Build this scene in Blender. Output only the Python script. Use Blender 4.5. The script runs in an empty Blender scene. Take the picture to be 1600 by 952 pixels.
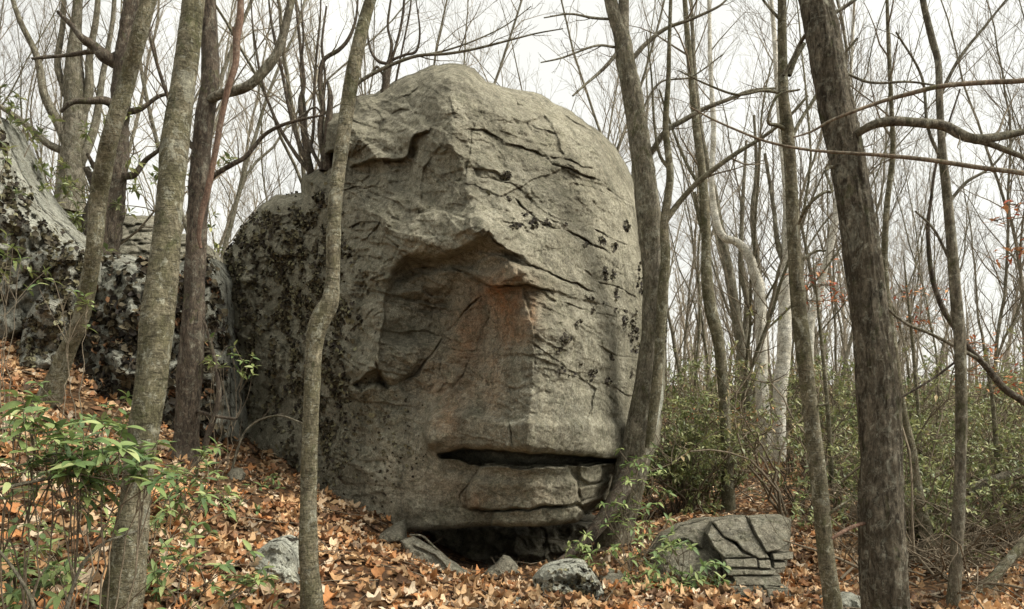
import bpy, math, random
import numpy as np
from math import radians, pi
from mathutils import Vector
random.seed(7); rng = np.random.default_rng(7)
scene = bpy.context.scene
C = scene.collection
# ---------------------------------------------------------------- camera
F, HX, HY, EYE = 1244.0, 800.0, 600.0, 1.6
cam_d = bpy.data.cameras.new("camera"); cam = bpy.data.objects.new("camera", cam_d); C.objects.link(cam)
cam.location = (0, 0, EYE); cam.rotation_euler = (radians(90), 0, 0)
cam_d.sensor_width = 36; cam_d.lens = 36*F/1600.0; cam_d.shift_y = (HY-476)/1600.0
cam_d.clip_start = 0.05; cam_d.clip_end = 2000
scene.camera = cam
# ---------------------------------------------------------------- sky and sun
SUN_EL, SUN_AZ = radians(48), radians(97)      # azimuth clockwise from +Y: from the right, a little behind the camera
w = bpy.data.worlds.new("World"); scene.world = w; w.use_nodes = True
nt = w.node_tree; nt.nodes.clear()
out = nt.nodes.new("ShaderNodeOutputWorld"); bg = nt.nodes.new("ShaderNodeBackground")
sky = nt.nodes.new("ShaderNodeTexSky"); sky.sky_type = 'NISHITA'; sky.sun_disc = False
sky.sun_elevation = SUN_EL; sky.sun_rotation = SUN_AZ
mixs = nt.nodes.new("ShaderNodeMix"); mixs.data_type = 'RGBA'; mixs.inputs[0].default_value = 0.93
nz = nt.nodes.new("ShaderNodeTexNoise"); nz.inputs["Scale"].default_value = 2.2; nz.inputs["Detail"].default_value = 3
cr = nt.nodes.new("ShaderNodeValToRGB")
cr.color_ramp.elements[0].position = 0.3; cr.color_ramp.elements[0].color = (0.73, 0.725, 0.68, 1)
cr.color_ramp.elements[1].position = 0.7; cr.color_ramp.elements[1].color = (0.96, 0.95, 0.87, 1)
sc_ = nt.nodes.new("ShaderNodeVectorMath"); sc_.operation = 'SCALE'; sc_.inputs["Scale"].default_value = 6.4
nt.links.new(nz.outputs["Fac"], cr.inputs["Fac"]); nt.links.new(cr.outputs["Color"], sc_.inputs[0])
nt.links.new(sky.outputs["Color"], mixs.inputs[6]); nt.links.new(sc_.outputs[0], mixs.inputs[7])
nt.links.new(mixs.outputs[2], bg.inputs["Color"]); bg.inputs["Strength"].default_value = 0.1
nt.links.new(bg.outputs[0], out.inputs["Surface"])
sl = bpy.data.lights.new("sun", 'SUN'); sl.energy = 3.3; sl.angle = radians(34); sl.color = (1.0, 0.95, 0.86)
so = bpy.data.objects.new("sun", sl); C.objects.link(so)
sd = Vector((math.sin(SUN_AZ)*math.cos(SUN_EL), math.cos(SUN_AZ)*math.cos(SUN_EL), math.sin(SUN_EL)))
so.rotation_euler = sd.to_track_quat('Z', 'Y').to_euler(); so.location = (20, -20, 30)
scene.view_settings.view_transform = 'Standard'; scene.view_settings.look = 'None'
scene.view_settings.exposure = 1.0; scene.view_settings.gamma = 1.0
scene.view_settings.use_curve_mapping = False
# ---------------------------------------------------------------- numeric helpers
_p = np.random.default_rng(3).permutation(512); PERM = np.concatenate([_p, _p, _p])
_g = np.random.default_rng(4).normal(size=(512, 3)); GRAD = _g/np.linalg.norm(_g, axis=1)[:, None]
def perlin(p):
    p = np.asarray(p, float); i = np.floor(p).astype(int); f = p-i; i &= 511
    u = f*f*f*(f*(f*6-15)+10); r = 0
    for dx in (0, 1):
        wx = u[:, 0] if dx else 1-u[:, 0]
        for dy in (0, 1):
            wy = u[:, 1] if dy else 1-u[:, 1]
            for dz in (0, 1):
                wz = u[:, 2] if dz else 1-u[:, 2]
                h = PERM[PERM[PERM[(i[:, 0]+dx) & 511]+((i[:, 1]+dy) & 511)]+((i[:, 2]+dz) & 511)]
                g = GRAD[h]
                r = r+wx*wy*wz*(g[:, 0]*(f[:, 0]-dx)+g[:, 1]*(f[:, 1]-dy)+g[:, 2]*(f[:, 2]-dz))
    return r*1.6
def fbm(p, o=4, lac=2.03, gain=0.5):
    a, s, r = 1.0, 1.0, 0
    for k in range(o):
        r = r+a*perlin(np.asarray(p)*s+17.3*k); a *= gain; s *= lac
    return r
def ridged(p, o=4):
    a, s, r = 1.0, 1.0, 0
    for k in range(o):
        r = r+a*(1-2*np.abs(perlin(np.asarray(p)*s+9.1*k))); a *= 0.5; s *= 2.1
    return r
def tps(ctrl):
    c = np.array(ctrl, float); xy = c[:, :2]; n = len(c)
    def U(d2): return np.where(d2 > 1e-12, 0.5*d2*np.log(d2+1e-12), 0)
    K = U(((xy[:, None]-xy[None])**2).sum(-1))+np.eye(n)*LAM
    P_ = np.c_[np.ones(n), xy]; A = np.zeros((n+3, n+3)); A[:n, :n] = K; A[:n, n:] = P_; A[n:, :n] = P_.T
    sol = np.linalg.solve(A, np.r_[c[:, 2], 0, 0, 0])
    def ev(q):
        q = np.asarray(q, float); o = np.empty(len(q))
        for s in range(0, len(q), 60000):
            b = q[s:s+60000]; d2 = ((b[:, None]-xy[None])**2).sum(-1)
            o[s:s+60000] = U(d2)@sol[:n]+sol[n]+b@sol[n+1:]
        return o
    return ev
LAM = 1e-3
def sm(a, b, x):
    t = np.clip((x-a)/(b-a), 0, 1); return t*t*(3-2*t)
def seg_dist(q, poly, closed=False):
    """distance, signed side (+ = left of travel in image space, y down => visually right hand), arc fraction"""
    poly = np.array(poly, float); m = len(poly) if closed else len(poly)-1
    L = np.linalg.norm(np.roll(poly, -1, 0)-poly, axis=1)[:m]; cum = np.r_[0, np.cumsum(L)]
    bd = np.full(len(q), 1e18); sd_ = np.zeros(len(q)); ar = np.zeros(len(q)); cp = np.zeros((len(q), 2))
    for k in range(m):
        a = poly[k]; b = poly[(k+1) % len(poly)]; ab = b-a; l2 = ab@ab+1e-12
        ap = q-a; t = np.clip(ap@ab/l2, 0, 1); c = a+t[:, None]*ab; d = ((q-c)**2).sum(1)
        m_ = d < bd; bd[m_] = d[m_]; sd_[m_] = (ab[0]*ap[:, 1]-ab[1]*ap[:, 0])[m_]; ar[m_] = ((cum[k]+t*L[k])/cum[-1])[m_]; cp[m_] = c[m_]
    return np.sqrt(bd), np.sign(sd_), ar, cp
def inside(q, poly):
    poly = np.array(poly, float); r = np.zeros(len(q), bool); n = len(poly); j = n-1
    for i in range(n):
        xi, yi = poly[i]; xj, yj = poly[j]
        c = ((yi > q[:, 1]) != (yj > q[:, 1])) & (q[:, 0] < (xj-xi)*(q[:, 1]-yi)/(yj-yi+1e-12)+xi)
        r ^= c; j = i
    return r
def W(px, py, D):
    """photo bearing + distance -> a point of the place (metres)"""
    px, py, D = np.broadcast_arrays(np.asarray(px, float), py, D)
    return np.stack([(px-HX)/F*D, D, EYE+(HY-py)/F*D], -1)
def crom(pts, n):
    """Catmull-Rom through rows of pts, n samples"""
    p = np.array(pts, float)
    if len(p) == 2: p = np.vstack([p[0], (p[0]+p[1])/2, p[1]])
    e = np.vstack([2*p[0]-p[1], p, 2*p[-1]-p[-2]])
    d = np.r_[0, np.cumsum(np.linalg.norm(np.diff(p[:, :2], axis=0), axis=1)+1e-9)]; u = np.linspace(0, d[-1], n)
    k = np.clip(np.searchsorted(d, u, 'right')-1, 0, len(p)-2); t = ((u-d[k])/(d[k+1]-d[k]))[:, None]
    a, b, c, g = e[k], e[k+1], e[k+2], e[k+3]
    return 0.5*(2*b+(c-a)*t+(2*a-5*b+4*c-g)*t*t+(3*b-a-3*c+g)*t**3)
def densify(poly, step, closed=True):
    p = np.array(poly, float); q = np.roll(p, -1, 0) if closed else p[1:]; o = []
    for a, b in zip(p, q):
        n = max(1, int(np.linalg.norm(b-a)/step)); o.append(a+(b-a)*np.linspace(0, 1, n, endpoint=False)[:, None])
    if not closed: o.append(p[-1:])
    return np.vstack(o)
# ---------------------------------------------------------------- objects
def tag(o, label=None, cat=None, group=None, kind=None):
    if label: o["label"] = label
    if cat: o["category"] = cat
    if group: o["group"] = group
    if kind: o["kind"] = kind
    return o
def mk_mesh(name, V, Fc, mat=None, smooth=True, cols=None, attrs=None):
    V = np.asarray(V, np.float32); me = bpy.data.meshes.new(name)
    Fl = Fc if isinstance(Fc, list) else [Fc]
    Fl = [np.asarray(f, np.int32) for f in Fl if len(f)]
    tot = np.concatenate([f.ravel() for f in Fl]); cnt = np.concatenate([np.full(len(f), f.shape[1], np.int32) for f in Fl])
    st = np.r_[0, np.cumsum(cnt)[:-1]].astype(np.int32)
    me.vertices.add(len(V)); me.vertices.foreach_set("co", V.ravel())
    me.loops.add(len(tot)); me.loops.foreach_set("vertex_index", tot)
    me.polygons.add(len(cnt)); me.polygons.foreach_set("loop_start", st)
    me.polygons.foreach_set("use_smooth", np.full(len(cnt), smooth))
    me.update(calc_edges=True)
    if cols is not None:
        a = me.attributes.new("tint", 'FLOAT_COLOR', 'POINT'); c = np.ones((len(V), 4), np.float32); c[:, :3] = cols
        a.data.foreach_set("color", c.ravel())
    for k, v in (attrs or {}).items():
        a = me.attributes.new(k, 'FLOAT', 'POINT'); a.data.foreach_set("value", np.asarray(v, np.float32))
    if mat: me.materials.append(mat)
    return me
def ob(name, me, parent=None, loc=None):
    o = bpy.data.objects.new(name, me); C.objects.link(o)
    if loc is not None: o.location = [float(v) for v in loc]
    if parent is not None: o.parent = parent
    return o
def empty(name, loc):
    o = ob(name, None, None, loc); o.empty_display_size = 0.2; return o
def copy_tree(o, parent=None):
    c = o.copy(); C.objects.link(c)
    if parent is not None: c.parent = parent
    for ch in list(o.children): copy_tree(ch, c)
    return c
class Soup:
    def __init__(s): s.V = []; s.Q = []; s.T = []; s.c = []; s.n = 0
    def add(s, V, Q=None, T=None, col=None):
        V = np.asarray(V)
        if Q is not None: s.Q.append(np.asarray(Q)+s.n)
        if T is not None: s.T.append(np.asarray(T)+s.n)
        s.V.append(V); s.n += len(V)
        s.c.append(np.broadcast_to(np.asarray(col if col is not None else (1, 1, 1), float), (len(V), 3)))
    def mesh(s, name, mat, smooth=True, origin=None):
        V = np.vstack(s.V)
        if origin is not None: V = V-np.asarray(origin)
        f = ([np.vstack(s.Q)] if s.Q else [])+([np.vstack(s.T)] if s.T else [])
        return mk_mesh(name, V, f, mat, smooth, np.vstack(s.c))
_QC = {}
def tube(P, R, sides=6, bump=None):
    """P (n,3), R (n,) -> verts, quads"""
    P = np.asarray(P, float); n = len(P); T = np.gradient(P, axis=0); T /= np.linalg.norm(T, axis=1)[:, None]+1e-12
    m = T.mean(0); ref = np.array([1.0, 0, 0]) if abs(m[0]) < 0.6*np.linalg.norm(m)+1e-9 else np.array([0, 1.0, 0])
    A = np.cross(T, ref); A /= np.linalg.norm(A, axis=1)[:, None]+1e-12; B = np.cross(T, A)
    th = np.arange(sides)*2*pi/sides; c, s = np.cos(th), np.sin(th)
    rr = np.asarray(R, float)[:, None]*np.ones(sides)
    if bump is not None: rr = rr*(1+bump(P, th, n))
    V = P[:, None]+rr[..., None]*(A[:, None]*c[None, :, None]+B[:, None]*s[None, :, None])
    k = (n, sides)
    if k not in _QC:
        i = np.arange(n-1)[:, None]*sides; j = np.arange(sides)[None]; j2 = (j+1) % sides
        _QC[k] = np.stack([i+j, i+sides+j, i+sides+j2, i+j2], -1).reshape(-1, 4)
    return V.reshape(-1, 3), _QC[k]
# ---------------------------------------------------------------- materials
class NB:
    def __init__(s, name):
        s.m = bpy.data.materials.new(name); s.m.use_nodes = True; s.t = s.m.node_tree
        s.b = s.t.nodes["Principled BSDF"]; s.tc = s.n("ShaderNodeTexCoord")
    def n(s, typ, **k):
        x = s.t.nodes.new(typ)
        for a, v in k.items(): setattr(x, a, v)
        return x
    def l(s, a, b): s.t.links.new(a, b)
    def co(s, scale=(1, 1, 1), src="Object"):
        m = s.n("ShaderNodeMapping"); m.inputs["Scale"].default_value = scale; s.l(s.tc.outputs[src], m.inputs[0]); return m.outputs[0]
    def noise(s, sc, det=4, rough=0.55, co=None, dist=0.0):
        x = s.n("ShaderNodeTexNoise"); x.inputs["Scale"].default_value = sc; x.inputs["Detail"].default_value = det
        x.inputs["Roughness"].default_value = rough; x.inputs["Distortion"].default_value = dist
        s.l(co or s.tc.outputs["Object"], x.inputs["Vector"]); return x.outputs["Fac"]
    def vor(s, sc, co=None, feat='F1', out="Distance", rnd=1.0):
        x = s.n("ShaderNodeTexVoronoi", feature=feat); x.inputs["Scale"].default_value = sc; x.inputs["Randomness"].default_value = rnd
        s.l(co or s.tc.outputs["Object"], x.inputs["Vector"]); return x.outputs[out]
    def ramp(s, f, *st):
        x = s.n("ShaderNodeValToRGB"); e = x.color_ramp.elements
        while len(e) < len(st): e.new(0.5)
        for k, (p, c) in enumerate(st):
            e[k].position = p; e[k].color = (c, c, c, 1) if isinstance(c, (int, float)) else (*c, 1)
        s.l(f, x.inputs["Fac"]); return x.outputs["Color"]
    def mix(s, f, a, b, mode='MIX'):
        x = s.n("ShaderNodeMix", data_type='RGBA', blend_type=mode)
        for v, i in ((f, 0), (a, 6), (b, 7)):
            if isinstance(v, (int, float)): x.inputs[i].default_value = v
            elif isinstance(v, tuple): x.inputs[i].default_value = (*v, 1)
            else: s.l(v, x.inputs[i])
        return x.outputs[2]
    def math(s, op, a, b=0.0, c=None):
        x = s.n("ShaderNodeMath", operation=op)
        for v, i in ((a, 0), (b, 1), (c, 2)):
            if v is None: continue
            if isinstance(v, (int, float)): x.inputs[i].default_value = v
            else: s.l(v, x.inputs[i])
        return x.outputs[0]
    def attr(s, name, out="Fac"):
        x = s.n("ShaderNodeAttribute"); x.attribute_name = name; return x.outputs[out]
    def bump(s, h, dist, strength=1.0, prev=None):
        x = s.n("ShaderNodeBump"); x.inputs["Distance"].default_value = dist; x.inputs["Strength"].default_value = strength
        s.l(h, x.inputs["Height"])
        if prev is not None: s.l(prev, x.inputs["Normal"])
        return x.outputs[0]
    def done(s, col, rough=0.9, normal=None, spec=0.2):
        if isinstance(col, tuple): s.b.inputs["Base Color"].default_value = (*col, 1)
        else: s.l(col, s.b.inputs["Base Color"])
        if isinstance(rough, (int, float)): s.b.inputs["Roughness"].default_value = rough
        else: s.l(rough, s.b.inputs["Roughness"])
        s.b.inputs["Specular IOR Level"].default_value = spec
        if normal is not None: s.l(normal, s.b.inputs["Normal"])
        return s.m
def rock_mat(name, a, b, c, lich=0.35, white=0.1, spot=0.0):
    """a pale grain, b mid, c dark; attributes: stain (iron), pale (crustose lichen), moss (dark green-black weathering)"""
    k = NB(name); big = k.noise(0.9, 5, 0.6); mid = k.noise(3.8, 8, 0.72, dist=0.5); m2 = k.noise(12, 7, 0.78, dist=0.5); fine = k.noise(34, 6, 0.8); grain = k.noise(75, 4, 0.8)
    col = k.mix(k.ramp(mid, (0.38, 0.0), (0.60, 1.0)), b, a)
    col = k.mix(k.math('MULTIPLY', k.ramp(big, (0.42, 0.0), (0.62, 1.0)), 0.6), col, c)
    col = k.mix(k.math('MULTIPLY', k.attr("moss"), k.ramp(k.noise(9, 6, 0.8), (0.36, 0.15), (0.56, 1.0))), col, (0.07, 0.066, 0.037))
    sg = k.math('MULTIPLY', k.math('MINIMUM', k.math('MULTIPLY', k.attr("stain"), 1.5), 1.0), k.ramp(k.noise(5, 7, 0.75), (0.30, 0.35), (0.50, 1.0)))
    col = k.mix(sg, col, (0.42, 0.215, 0.10))
    ls = k.ramp(k.noise(13, 8, 0.85, dist=0.8), (0.49, 0.0), (0.56, 1.0))
    col = k.mix(k.math('MINIMUM', k.math('MULTIPLY', ls, k.math('ADD', k.math('MULTIPLY', k.attr("pale"), 0.9), lich*0.3)), 0.85), col, (0.52, 0.51, 0.41))
    ds = k.ramp(k.noise(8, 8, 0.82, dist=1.0), (0.50, 0.0), (0.58, 1.0)); col = k.mix(k.math('MULTIPLY', ds, min(1, lich*1.7)), col, (0.15, 0.15, 0.095))
    if white > 0:
        ws = k.ramp(k.noise(7, 7, 0.8, dist=1.2), (0.55-white*0.25, 0.0), (0.60-white*0.2, 1.0)); col = k.mix(k.math('MULTIPLY', ws, min(1, white*1.6)), col, (0.50, 0.51, 0.43))
    if spot > 0:
        sp = k.ramp(k.noise(9, 5, 0.7, dist=1.0), (0.60-spot*0.12, 0.0), (0.63-spot*0.12, 1.0)); col = k.mix(sp, col, (0.045, 0.04, 0.03))
    col = k.mix(1.0, col, k.ramp(m2, (0.32, 0.62), (0.50, 1.0), (0.68, 1.28)), 'MULTIPLY')
    zone_ = k.ramp(k.noise(2.1, 5, 0.7), (0.40, 0.15), (0.60, 1.0)); streak = k.noise(2.4, 6, 0.75, k.co((1.6, 1.6, 0.22)), 0.4)
    col = k.mix(1.0, col, k.ramp(streak, (0.36, 0.66), (0.52, 1.0), (0.66, 1.16)), 'MULTIPLY')
    col = k.mix(zone_, k.mix(0.35, col, k.mix(1.0, col, k.ramp(fine, (0.34, 0.6), (0.66, 1.3)), 'MULTIPLY')), k.mix(1.0, col, k.ramp(fine, (0.34, 0.48), (0.50, 1.0), (0.66, 1.45)), 'MULTIPLY'))
    col = k.mix(0.8, col, k.mix(1.0, col, k.ramp(grain, (0.36, 0.5), (0.64, 1.5)), 'MULTIPLY'))
    h1 = k.bump(m2, 0.08, 0.9); h2 = k.bump(fine, 0.03, 1.0, h1); h3 = k.bump(grain, 0.01, 1.0, h2)
    return k.done(col, 0.93, h3, 0.15)
M = {}
M['boulder'] = rock_mat("boulder_rock", (0.46, 0.43, 0.325), (0.355, 0.328, 0.24), (0.235, 0.213, 0.15), 0.30, 0.0)
M['pale'] = rock_mat("pale_lichen_rock", (0.56, 0.56, 0.45), (0.46, 0.455, 0.36), (0.30, 0.29, 0.21), 0.25, 0.5, 0.12)
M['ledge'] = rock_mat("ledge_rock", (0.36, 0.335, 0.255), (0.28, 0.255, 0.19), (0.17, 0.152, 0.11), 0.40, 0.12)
M['spotted'] = rock_mat("spotted_rock", (0.48, 0.47, 0.39), (0.38, 0.37, 0.30), (0.22, 0.21, 0.16), 0.35, 0.4, 0.2)
def bark_mat(name, a, b, c, vs=6.0, plate=1.0, ring=0.0, lich=0.3, depth=0.012, lc=(0.36, 0.36, 0.28)):
    k = NB(name); v = k.co((1, 1, 1.0/vs)); f = k.noise(26, 7, 0.75, v, 0.9); g = k.noise(80, 5, 0.8, k.co((1, 1, 0.5))); m = k.noise(4, 6, 0.7); m2 = k.noise(15, 5, 0.75, k.co((1, 1, 0.6)))
    col = k.mix(k.ramp(f, (0.42, 0.0), (0.56, 1.0)), b, a); col = k.mix(k.ramp(m, (0.40, 0.85), (0.58, 0.0)), col, c)
    if lich > 0: col = k.mix(k.math('MULTIPLY', k.ramp(k.noise(18, 6, 0.8, dist=0.6), (0.55, 0.0), (0.60, 1.0)), lich), col, lc)
    h = f
    if ring > 0:
        rn = k.noise(11, 6, 0.75, k.co((1.3, 1.3, 7)), 0.8); col = k.mix(k.math('MULTIPLY', k.ramp(rn, (0.53, 0.0), (0.59, 1.0)), ring), col, tuple(x*0.35 for x in b))
        h = k.math('SUBTRACT', f, k.math('MULTIPLY', rn, 0.8))
    if lich > 0.2:
        pt = k.noise(6.5, 7, 0.75, k.co((1, 1, 0.7)), 1.0); col = k.mix(k.math('MULTIPLY', k.ramp(pt, (0.56, 0.0), (0.60, 1.0)), lich*0.9), col, tuple(x*0.95 for x in lc)); col = k.mix(k.math('MULTIPLY', k.ramp(pt, (0.38, 1.0), (0.43, 0.0)), 0.6), col, (0.075, 0.08, 0.035))
    col = k.mix(1.0, col, k.ramp(m2, (0.34, 0.6), (0.66, 1.35)), 'MULTIPLY')
    col = k.mix(0.8, col, k.mix(1.0, col, k.ramp(g, (0.34, 0.4), (0.66, 1.6)), 'MULTIPLY'))
    return k.done(col, 0.92, k.bump(g, depth*0.4, 1.0, k.bump(h, depth*1.6, 1.0)), 0.15)
M['bark_birch'] = bark_mat("yellow_birch_bark", (0.25, 0.225, 0.155), (0.15, 0.132, 0.085), (0.115, 0.108, 0.06), 1.6, 1, 0.8, 0.65, 0.012)
M['bark_thin'] = bark_mat("young_tree_bark", (0.19, 0.17, 0.115), (0.115, 0.10, 0.066), (0.09, 0.084, 0.048), 2.5, 1, 0.6, 0.6, 0.008)
M['bark_dark'] = bark_mat("dark_bark", (0.12, 0.095, 0.07), (0.04, 0.032, 0.025), (0.07, 0.057, 0.043), 4.0, 1, 0, 0.25, 0.012)
M['bark_oak'] = bark_mat("furrowed_bark", (0.215, 0.188, 0.138), (0.048, 0.040, 0.028), (0.085, 0.070, 0.047), 4.0, 1, 0, 0.45, 0.03)
M['bark_grey'] = bark_mat("grey_bark", (0.25, 0.225, 0.17), (0.10, 0.088, 0.064), (0.125, 0.113, 0.075), 3.5, 1, 0, 0.55, 0.018)
M['bark_red'] = bark_mat("reddish_dead_bark", (0.21, 0.135, 0.095), (0.115, 0.068, 0.048), (0.14, 0.10, 0.075), 6.0, 1, 0, 0.2, 0.006)
M['bark_white'] = bark_mat("white_birch_bark", (0.74, 0.72, 0.64), (0.60, 0.58, 0.49), (0.46, 0.43, 0.34), 1.0, 1, 0.9, 0.0, 0.006)
M['bark_brown'] = bark_mat("brown_limb_bark", (0.20, 0.155, 0.11), (0.12, 0.09, 0.062), (0.14, 0.115, 0.08), 6.0, 1, 0, 0.3, 0.005)
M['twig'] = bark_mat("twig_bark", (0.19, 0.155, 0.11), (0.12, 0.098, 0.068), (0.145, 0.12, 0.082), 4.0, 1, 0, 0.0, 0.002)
M['twig_hazed'] = bark_mat("hazed_twig_bark", (0.33, 0.29, 0.225), (0.235, 0.205, 0.155), (0.27, 0.235, 0.175), 4.0, 1, 0, 0.0, 0.002)  # twig bark lightened for background trees: sky bleed and distance haze put into the colour
def leaf_mat(name, rough=0.8, trans=0.25, spec=0.2, vein=0.3):
    k = NB(name); c = k.attr("tint", "Color"); n = k.noise(45, 4, 0.7)
    col = k.mix(1.0, c, k.ramp(n, (0.3, 1-vein), (0.7, 1+vein)), 'MULTIPLY'); m = k.done(col, rough, k.bump(k.noise(70, 3), 0.003, 0.6), spec)
    tr = k.n("ShaderNodeBsdfTranslucent"); k.l(col, tr.inputs["Color"]); mx = k.n("ShaderNodeMixShader"); mx.inputs[0].default_value = trans
    k.l(k.b.outputs[0], mx.inputs[1]); k.l(tr.outputs[0], mx.inputs[2]); k.l(mx.outputs[0], k.t.nodes["Material Output"].inputs["Surface"]); return m
M['dry_leaf'] = leaf_mat("dry_leaf", 0.75, 0.15, 0.25, 0.35)
M['green_leaf'] = leaf_mat("laurel_leaf", 0.42, 0.22, 0.4, 0.15)
M['tripe'] = leaf_mat("rock_tripe", 0.8, 0.0, 0.25, 0.5)
# ---------------------------------------------------------------- rocks shaped as closed relief bodies
def relief_rock(outline, ctrl, step=3.0, curl=(40, 0.5), thick=1.0, feats=(), rough=(0.02, 3.0), facet=(0.0, 60), bg=None, amp_edge=3.0,
                attrs=None, split=None, back=0.75, strata=None, edge_seed=0.0, lam=1e-3, terr=None):
    """outline: closed traced outline; ctrl: (px,py,depth) spots for the smooth form; the body goes round to a back of `thick` metres."""
    global LAM
    LAM = lam; ol = densify(outline, 6); nrm_s = edge_seed
    q3 = np.c_[ol/28.0, np.full(len(ol), 5.5+nrm_s)]
    ol = ol+np.c_[perlin(q3)+0.6*perlin(q3*2.3), perlin(q3+40)+0.6*perlin(q3*2.3+40)]*amp_edge
    x0, y0 = ol.min(0)-2; x1, y1 = ol.max(0)+2
    gx = np.arange(x0, x1, step); gy = np.arange(y0, y1, step); X, Y = np.meshgrid(gx, gy); q = np.c_[X.ravel(), Y.ravel()]
    ins = inside(q, ol); d, _, _, cp = seg_dist_fast(q, ol)
    keep = ins & (d > step*0.35); near = (~keep) & (d < step*1.6)
    idx = np.arange(len(q)).reshape(X.shape); use = keep | near
    qs = q.copy(); qs[near] = cp[near]
    a, b, c_, e = idx[:-1, :-1].ravel(), idx[:-1, 1:].ravel(), idx[1:, 1:].ravel(), idx[1:, :-1].ravel()
    ok = use[a] & use[b] & use[c_] & use[e] & (keep[a] | keep[b] | keep[c_] | keep[e])
    Q = np.c_[a, e, c_, b][ok]; used = np.unique(Q); rm = -np.ones(len(q), int); rm[used] = np.arange(len(used)); Q = rm[Q]
    P = qs[used]; dist = np.where(near[used], 0, d[used])
    w2 = np.c_[P/34.0, np.full(len(P), 1.7)]
    PW = P+np.c_[fbm(w2, 4), fbm(w2+31, 4)]*np.minimum(5.0, 0.9*step+2.0)
    base = tps(ctrl)
    Ds = base(P); D = Ds.copy(); 
    for ft in feats: D = D+ft(PW, P)
    cs = 1-0.78*sm(765, 812, P[:, 1])*sm(560, 620, P[:, 0]) if terr else 1.0
    t = np.clip(1-dist/(curl[0]*cs), 0, 1); D = D+curl[1]*cs*(1-np.sqrt(np.maximum(0, 1-t*t)))
    wp = W(P[:, 0], P[:, 1], Ds)
    fade = sm(0, curl[0]*0.35, dist)*0.85+0.15
    if facet[0] > 0: fk = terr[2](P)*1.2 if terr else 1.0; D = D+facet[0]*fk*facets(PW, facet[1], strata)*fade
    if facet[0] > 0: D = D+facet[0]*fk*0.45*facets(PW+500, facet[1]*0.42, strata)*fade
    s3 = wp*np.array([1, 1, 1.0])
    D = D+rough[0]*(fbm(s3*rough[1], 6, gain=0.55)+0.5*(ridged(s3*rough[1]*1.7+5, 4)-1.0))*fade
    if not terr and facet[0] > 0.015: D = D+facet[0]*2.6*scoops(PW+edge_seed*37, facet[1]*0.9, 1.4, 0.35)*fade+facet[0]*1.1*scoops(PW+edge_seed*11, facet[1]*0.35, 1.3, 0.2)*fade
    if terr:
        rough_here = terr[2](P); D = D+rough_here*fade*(0.34*scoops(PW+np.c_[fbm(w2, 2), fbm(w2+7, 2)]*9, 105, 1.5, 0.45)+0.15*scoops(PW+900, 44, 1.4, 0.3)+0.05*scoops(PW+300, 20, 1.3, 0.2)); ca, sa = math.cos(strata[0]), math.sin(strata[0]); u = (PW[:, 0]*ca+PW[:, 1]*sa)/300.0; v = (-PW[:, 0]*sa+PW[:, 1]*ca)/85.0
        hh = fbm(np.c_[u, v, Ds*0.35], 3, gain=0.45)*terr[1]; fl = np.floor(hh); D = D+terr[0]*rough_here*(fl+sm(0.80, 1.0, hh-fl)-hh*0.8)*fade
        hh = fbm(np.c_[PW/60.0, Ds*0.8+4], 3, gain=0.5)*2.2; fl = np.floor(hh); D = D+terr[0]*0.6*rough_here**1.5*(fl+sm(0.78, 1.0, hh-fl)-hh*0.85)*fade
        D = D+0.014*rough_here**1.3*fbm(wp*7.0, 4, gain=0.6)*fade+(0.006+0.005*rough_here)*fbm(wp*np.array([14.0, 14.0, 24.0]), 3, gain=0.75)*fade+0.003*perlin(wp*55.0)*fade
        chip = facets(PW+np.c_[fbm(w2*3, 2), fbm(w2*3+9, 2)]*4, 17, (strata[0], 1.6)); D = D+0.012*rough_here**1.5*chip*fade*np.clip(0.6+fbm(np.c_[P/50.0, np.full(len(P), 6.1)], 2), 0, 1)
    V = W(P[:, 0], P[:, 1], D)
    # walk the rim
    ed = np.concatenate([Q[:, [0, 1]], Q[:, [1, 2]], Q[:, [2, 3]], Q[:, [3, 0]]]); key = {}
    for u, v in ed.tolist(): key[(u, v)] = 1
    nxt = {}
    for (u, v) in key:
        if (v, u) not in key: nxt.setdefault(u, v)
    loops = []; seen = set()
    for s in list(nxt):
        if s in seen: continue
        lp = [s]; seen.add(s); v = nxt[s]
        while v in nxt and v not in seen: lp.append(v); seen.add(v); v = nxt[v]
        loops.append(lp)
    lp = max(loops, key=len); rim = V[lp]; cen = np.array([rim[:, 0].mean(), 0, rim[:, 2].mean()]); K = 12; n = len(lp)
    rings = []; ym = np.median(rim[:, 1])
    for k in range(1, K+1):
        al = k/K*pi/2; sc = math.cos(al)**back if k < K else 0.02
        r = cen+(rim-cen)*sc; yb = rim[:, 1]*(1-k/K)+ym*(k/K); r[:, 1] = yb+thick*math.sin(al)
        r += 0.10*thick**0.5*fbm(r*0.9/thick**0.5+3, 4)[:, None]*np.array([0.5, 1, 0.5])*min(1, k/3.0); rings.append(r)
    B = np.vstack(rings); off = len(V); ids = [np.array(lp)]+[off+np.arange(n)+k*n for k in range(K)]
    QB = []
    for k in range(K):
        i0, i1 = ids[k], ids[k+1]; QB.append(np.c_[i0, i1, np.roll(i1, -1), np.roll(i0, -1)][:, ::-1])
    QB = np.vstack(QB)
    PA = np.vstack([P, np.tile(P[lp], (K, 1))]); AT = {}
    for kk in ("stain", "pale", "moss"):
        f = (attrs or {}).get(kk); AT[kk] = np.clip(f(PA), 0, 1) if f else np.zeros(len(PA))
    return dict(V=np.vstack([V, B]), Q=Q, QB=QB, P=P, D=D, AT=AT, nf=off)
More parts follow.
